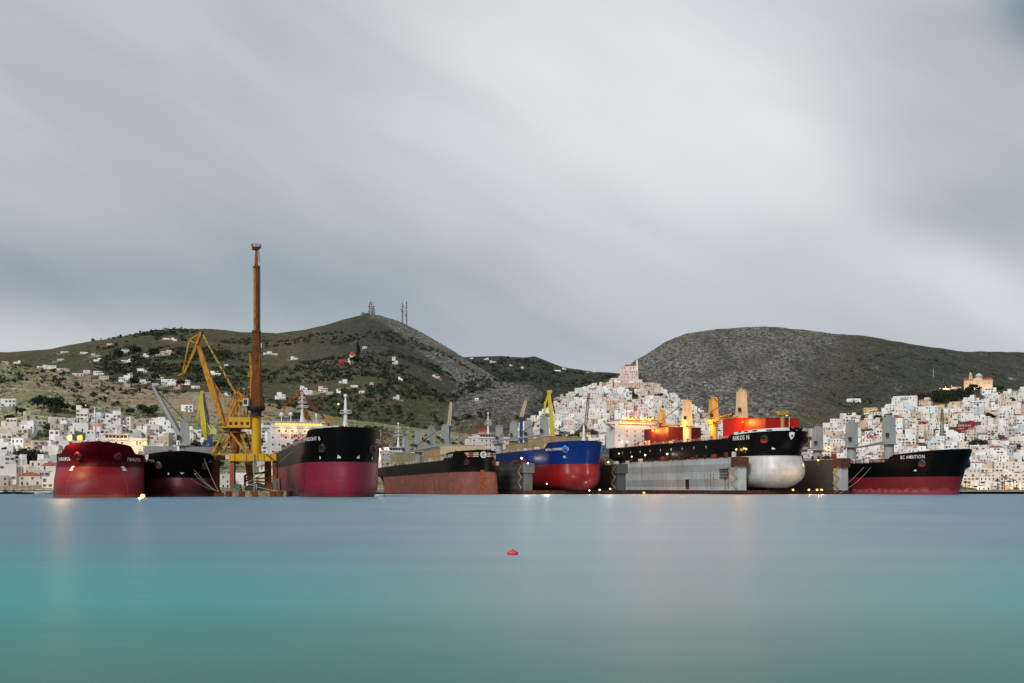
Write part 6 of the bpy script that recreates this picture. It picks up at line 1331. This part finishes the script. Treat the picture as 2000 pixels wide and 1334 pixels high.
TREES = [(44, 904, 2.0, 0), (60, 910, 2.2, 1), (75, 908, 2.1, 0), (88, 905, 1.8, 1), (52, 908, 1.6, 1), (20, 826, 1.3, 0), (34, 816, .9, 'cypress'), (45, 812, 1.2, 0), (80, 838, 1.0, 0), (98, 846, 1.3, 1), (100, 862, 1.2, 1), (30, 880, 1.4, 0), (15, 888, 1.2, 0), (38, 938, 1.1, 0), (75, 800, 1.8, 0), (88, 798, 2.2, 0), (100, 803, 2.4, 0), (112, 806, 2.4, 0), (110, 815, 1.6, 1), (128, 805, 1.4, 3), (150, 808, 1.5, 3), (165, 806, 1.6, 3),
         (190, 838, 1.1, 3), (198, 862, 1.0, 0), (207, 862, 1.0, 0), (280, 808, 1.8, 0), (290, 815, 2.2, 0), (255, 812, 1.4, 0), (300, 812, 1.8, 1), (362, 862, 1.6, 0), (352, 878, 1.4, 0), (375, 870, 1.8, 0), (383, 880, 1.5, 1), (478, 870, 1.4, 0), (495, 868, 1.2, 0), (425, 880, 1.2, 0), (442, 878, 1.1, 1), (515, 870, 1.3, 0), (430, 915, 1.1, 0), (460, 912, 1.1, 1), (488, 905, 1.0, 0), (1090, 862, 1.6, 0), (1115, 862, 1.7, 0), (1127, 858, 1.4, 1), (1160, 855, 1.5, 3), (1140, 842, 1.2, 1), (1185, 835, 1.2, 0),
         (1232, 775, 1.2, 3), (1240, 780, 1.3, 3), (1255, 782, 1.2, 0), (1290, 778, 1.4, 0), (1298, 782, 1.2, 1), (1265, 770, .9, 0), (1650, 830, 1.3, 0), (1663, 826, 1.3, 0), (1675, 830, 1.5, 0), (1714, 826, 1.7, 0), (1724, 828, 1.5, 0), (1735, 822, 1.5, 0), (1730, 824, 1.2, 1), (1928, 820, 1.6, 0), (1934, 822, 1.5, 0), (1922, 812, 1.1, 0), (1905, 875, 1.8, 0), (1918, 878, 1.9, 1), (1895, 878, 1.7, 0), (1946, 868, 1.1, 0), (1955, 870, 1.2, 0), (1800, 840, 1.3, 3), (1878, 842, 1.0, 1), (1812, 845, .9, 0), (1945, 762, 1.8, 0), (1952, 768, 1.7, 0), (1946, 775, 1.4, 0),
         (1975, 788, 1.2, 1), (1700, 790, 1.1, 0), (1640, 792, 1.0, 1), (1900, 764, 2.0, 0), (1893, 768, 1.7, 0), (1912, 768, 1.4, 0), (1990, 880, 1.0, 0), (1600, 870, 1.1, 0), (230, 700, 3.2, 0), (265, 694, 3.6, 0), (302, 700, 3.4, 0), (262, 755, 2.6, 0), (305, 746, 2.2, 0), (355, 756, 2.4, 0), (430, 762, 3.0, 0), (465, 780, 2.8, 1), (700, 706, 3.6, 'cypress'), (692, 712, 2.8, 0)]
for px, py, s_, k in TREES:
    kd = 'slim dark cypress' if k == 'cypress' else ['dark green tree', 'olive green tree', 'dark green tree', 'bare brownish tree', 'olive tree'][k]
    sz = 'large ' if s_ > 1.9 else 'small ' if s_ < 1.2 else ''
    tree(px, py, s_, k, uniq([sz + kd, 'bushy ' + kd, 'spreading ' + kd], px, py - 8, 14, 7))
# palms on the right quay
def palm(px, d, h_, label):
    z = float(H(px, d)); o = empty('palm_tree', ((px - 1000) / F * d, d, z), rt.uniform(0, 6), label, 'palm', 'palms on the right quay'); q = MB(); q.tube((0, 0, -.5), (.2, 0, h_), .3, .22); q.build('trunk', BARK, o); q = MB()
    for i in range(22):
        a = i * 2.4; e = rt.uniform(-.2, .9); pr = Vector((.2, 0, h_)); L_ = rt.uniform(2.4, 3.2); dr = Vector((math.cos(a) * math.cos(e), math.sin(a) * math.cos(e), math.sin(e)))
        for k in range(4):
            nx = pr + dr * L_ / 4; dr = (dr + Vector((0, 0, -.32))).normalized(); sd = dr.cross(Vector((0, 0, 1))).normalized(); w0, w1 = (.55 - .1 * k), (.45 - .12 * k); q.add([pr - sd * w0 + Vector((0, 0, -.15)), pr, pr + sd * w0 + Vector((0, 0, -.15)), nx + sd * w1 + Vector((0, 0, -.15)), nx, nx - sd * w1 + Vector((0, 0, -.15))], [(0, 1, 4, 5), (1, 2, 3, 4)]); pr = nx
    q.build('fronds', LG, o)
for i, (px, h_) in enumerate(((1886, 7.5), (1920, 7), (1948, 9), (1958, 7), (1962, 12), (1972, 8), (1980, 9))): palm(px, 893 + (i % 3) * 2, h_, ['leftmost', 'second', 'third', 'fourth', 'tall fifth', 'sixth', 'rightmost'][i] + ' palm along the right quay, counted from the left')
# dark wood below the domed church and scrub over all slopes
Q = []
for i in range(150):
    px = rt.uniform(1795, 1898); py = rt.uniform(767, 792); 
    if py > 790 - abs(px - 1845) * .15 or (px < 1825 and py < 776): continue
    d, z = hit(px, py); 
    if d: Q.append(leafcloud(rg, 150, 5.2, 5.2, 5.0, .5, 9) + np.array([(px - 1000) / F * d, d, z + 3]))
wd = mesh_obj('wood', quadmesh('wood', np.concatenate(Q), [LG])); tag(wd, 'dark pine wood on the slope below the domed church', 'wood', kind='stuff')
Q = []; MI = []
def scrub(n, x0, x1, d0, d1, smin, smax, clumpy=.52, leaves=34):
    px = rg.uniform(x0, x1, n * 9); d = rg.uniform(d0, d1, n * 9); X = (px - 1000) / F * d; z = H(px, d); y = HY - F * (z - CH) / d
    ok = (fbm(X, d, 110, 90, 3) + .5 >= clumpy) & (z > 6)
    for h in HILLH: ok &= ~((np.abs(px - h['px']) < 9) & (np.abs(y - h['py'] + 3) < 7))
    for i in np.nonzero(ok)[0][:n]:
        s_ = rg.uniform(smin, smax); Q.append(leafcloud(rg, leaves, s_, s_, s_ * .75, s_ * .2, 4) + np.array([X[i], d[i], z[i] + s_ * .25])); MI.append(np.full(leaves, rg.choice([0, 0, 1, 1, 0])))
HILLH = [h for h in HOUSES if h.get('hill')]
scrub(900, -20, 1000, 900, 1500, 1.6, 4.5); scrub(1500, 180, 1000, 1400, 2250, 2.2, 6.5, .53); scrub(500, 200, 450, 1500, 2100, 3, 8, .5); scrub(350, 1000, 1100, 1000, 1600, 2, 5, .45); scrub(500, 1350, 1700, 1150, 1700, 1.6, 4, .5); scrub(500, 880, 1230, 3000, 3450, 5, 11, .45, 24); scrub(350, 1600, 2000, 1500, 2250, 2, 4.5, .55); scrub(250, 540, 760, 900, 1500, 2, 5, .5)
scrub(500, 560, 960, 1250, 1900, 3, 7, .5); scrub(4200, 1225, 1700, 1450, 2480, 1.3, 2.8, .36, 11); scrub(900, 720, 960, 1600, 2560, 1.3, 2.6, .4, 11); scrub(900, 880, 1080, 1100, 1680, 1.2, 2.6, .4, 12); scrub(1500, 0, 560, 640, 1080, .8, 2.2, .42, 14); scrub(1300, 1650, 2010, 1500, 2280, 1.3, 2.8, .42, 11)
so_ = mesh_obj('scrub', quadmesh('scrub', np.concatenate(Q), [LG, LO, LB_], np.concatenate(MI))); tag(so_, 'low dark scrub and bushes dotted over the hillsides', 'scrub', kind='stuff')
# ---------------- small boats at the left quay, quays, awnings
def boat(px, d, L_, hullm, label, kind):
    L_ *= 1.3
    o = empty('motor_boat' if kind != 'sail' else 'sailing_boat', ((px - 1000) / F * d, d, 0), rt.uniform(-.5, .5) + (math.pi if rt.random() < .5 else 0), label, 'boat', 'small boats at the left quay'); q = MB(); n = 9; vs = []
    for i in range(n):
        f = i / (n - 1); x = (f - .5) * L_; b = L_ * .17 * (1 - max(0, (f - .45) / .55) ** 2.2) + .03; sh_ = .9 + .55 * f * f
        vs += [(x, -b * .55, -.3), (x, -b, sh_), (x, b, sh_), (x, b * .55, -.3)]
    fs = [(4 * i + k, 4 * i + k + 4, 4 * i + (k + 1) % 4 + 4, 4 * i + (k + 1) % 4) for i in range(n - 1) for k in range(4)] + [(0, 1, 2, 3)]; q.add(vs, fs); q.build('hull', hullm, o)
    q = MB(); q.box((-L_ * .05, 0, 1.6), (L_ * .4, L_ * .22, 1.5), top=(.8, .85)); cb = q.build('cabin', WHITE, o); q = MB(); q.box((-L_ * .03, 0, 1.9), (L_ * .37, L_ * .225, .5)); q.build('cabin_window', GLASS, cb)
    q = MB(); q.tube((0, 0, 1.2), (0, 0, L_ * (1.25 if kind == 'sail' else .55)), .09); 
    if kind == 'sail': q.beam((0, 0, 2.6), (-L_ * .42, 0, 2.6), .22)
    q.build('mast', WHITE, o)
BH = plain('boat_navy', (.01, .02, .07), .4); BW = plain('boat_white', (.6, .6, .6), .4); BBK = plain('boat_black', (.02, .02, .02), .4); BTN = plain('boat_tan', (.35, .22, .12), .6)
for px, d, L_, m_, kd, lb in ((4, 568, 14, BH, 'm', 'navy blue trawler at the left picture edge'), (22, 572, 9, BTN, 'm', 'tan fishing boat right of the navy blue trawler'), (38, 576, 11, BW, 'm', 'white motor boat left of the black hulled yacht'), (52, 570, 12, BBK, 'm', 'black hulled motor yacht with white cabin'), (64, 578, 9, steel('boat_grey', (.12, .13, .16), amt=.1), 'm', 'grey cabin boat in the middle of the small boats'), (74, 574, 8, BTN, 'm', 'small tan boat left of the white sailing boat'), (89, 570, 10, BW, 'sail', 'white sailing boat nearest the crimson ship'), (82, 580, 9, BW, 'sail', 'second white sailing boat behind the nearest one')): boat(px, d, L_, m_, lb, kd)
QY = plain('quay_stone', (.30, .28, .25), .9, var=.4, scale=.3)
def quay(x0, x1, name, z=1.9):
    q = MB(); n = 12; vs = []
    for i in range(n + 1):
        px = x0 + (x1 - x0) * i / n; d = float(SHORE(px)); X = (px - 1000) / F; vs += [(X * (d - 2), d - 2, -1.5), (X * (d - 2), d - 2, z), (X * (d + 22), d + 22, z), (X * (d + 22), d + 22, -1.5)]
    q.add(vs, [(4 * i + k, 4 * i + 4 + k, 4 * i + 4 + (k + 1) % 4, 4 * i + (k + 1) % 4) for i in range(n) for k in range(4)] + [(0, 1, 2, 3), (4 * n, 4 * n + 3, 4 * n + 2, 4 * n + 1)]); o = q.build('quay', QY); o['kind'] = 'structure'
quay(-300, 240, 'left'); quay(240, 1100, 'mid'); quay(1480, 2300, 'right')
AW = [((1896, 'yellow'), (.7, .42, .08)), ((1927, 'white'), (.6, .6, .58)), ((1937, 'green'), (.03, .2, .13)), ((1945, 'grey'), (.3, .3, .3)), ((1971, 'amber'), (.6, .33, .05)), ((1911, 'dark'), (.03, .03, .03))]
for (px, nm), c in AW:
    d = 898; o = empty('awning', ((px - 1000) / F * d, d, 1.9), 0, nm + ' cafe awning on the right quay, ' + ('near the rightmost bow' if px < 1920 else 'between the palms' if px < 1960 else 'towards the right picture edge'), 'awning', 'awnings on the right quay'); q = MB(); q.add([(-4, 0, 2.6), (4, 0, 2.6), (4, 4, 3.6), (-4, 4, 3.6), (-4, 0, 2.2), (4, 0, 2.2)], [(0, 1, 2, 3), (4, 5, 1, 0)]); q.build('canopy', plain('awning_' + nm, c, .7), o); q = MB(); q.tube((-3.8, .1, 0), (-3.8, .1, 2.5), .07); q.tube((3.8, .1, 0), (3.8, .1, 2.5), .07); q.build('frame', plain('mast_grey', (.1, .1, .1), .6), o)
for px, nm in ((1896, 'leftmost'), (1971, 'middle'), (1990, 'rightmost')): lamp(Vector(((px - 1000) / F * 895, 895, 4.5)), 'y', .3, 2600, nm + ' of the warm lamps under the quay awnings', 'warm lamps on the right quay', pole=2.4, soft=.6)
for px, py, lb in ((1838, 848, 'orange lamp under the slim pylon in the right town'), (1612, 884, 'small white lamp by the left grey deck crane')):
    d, z = hit(px, py + 4); lamp(Vector(((px - 1000) / F * d, d - 12, z + 6)), 'y', .4, 1500, lb, 'street lamps in the right town', pole=5)
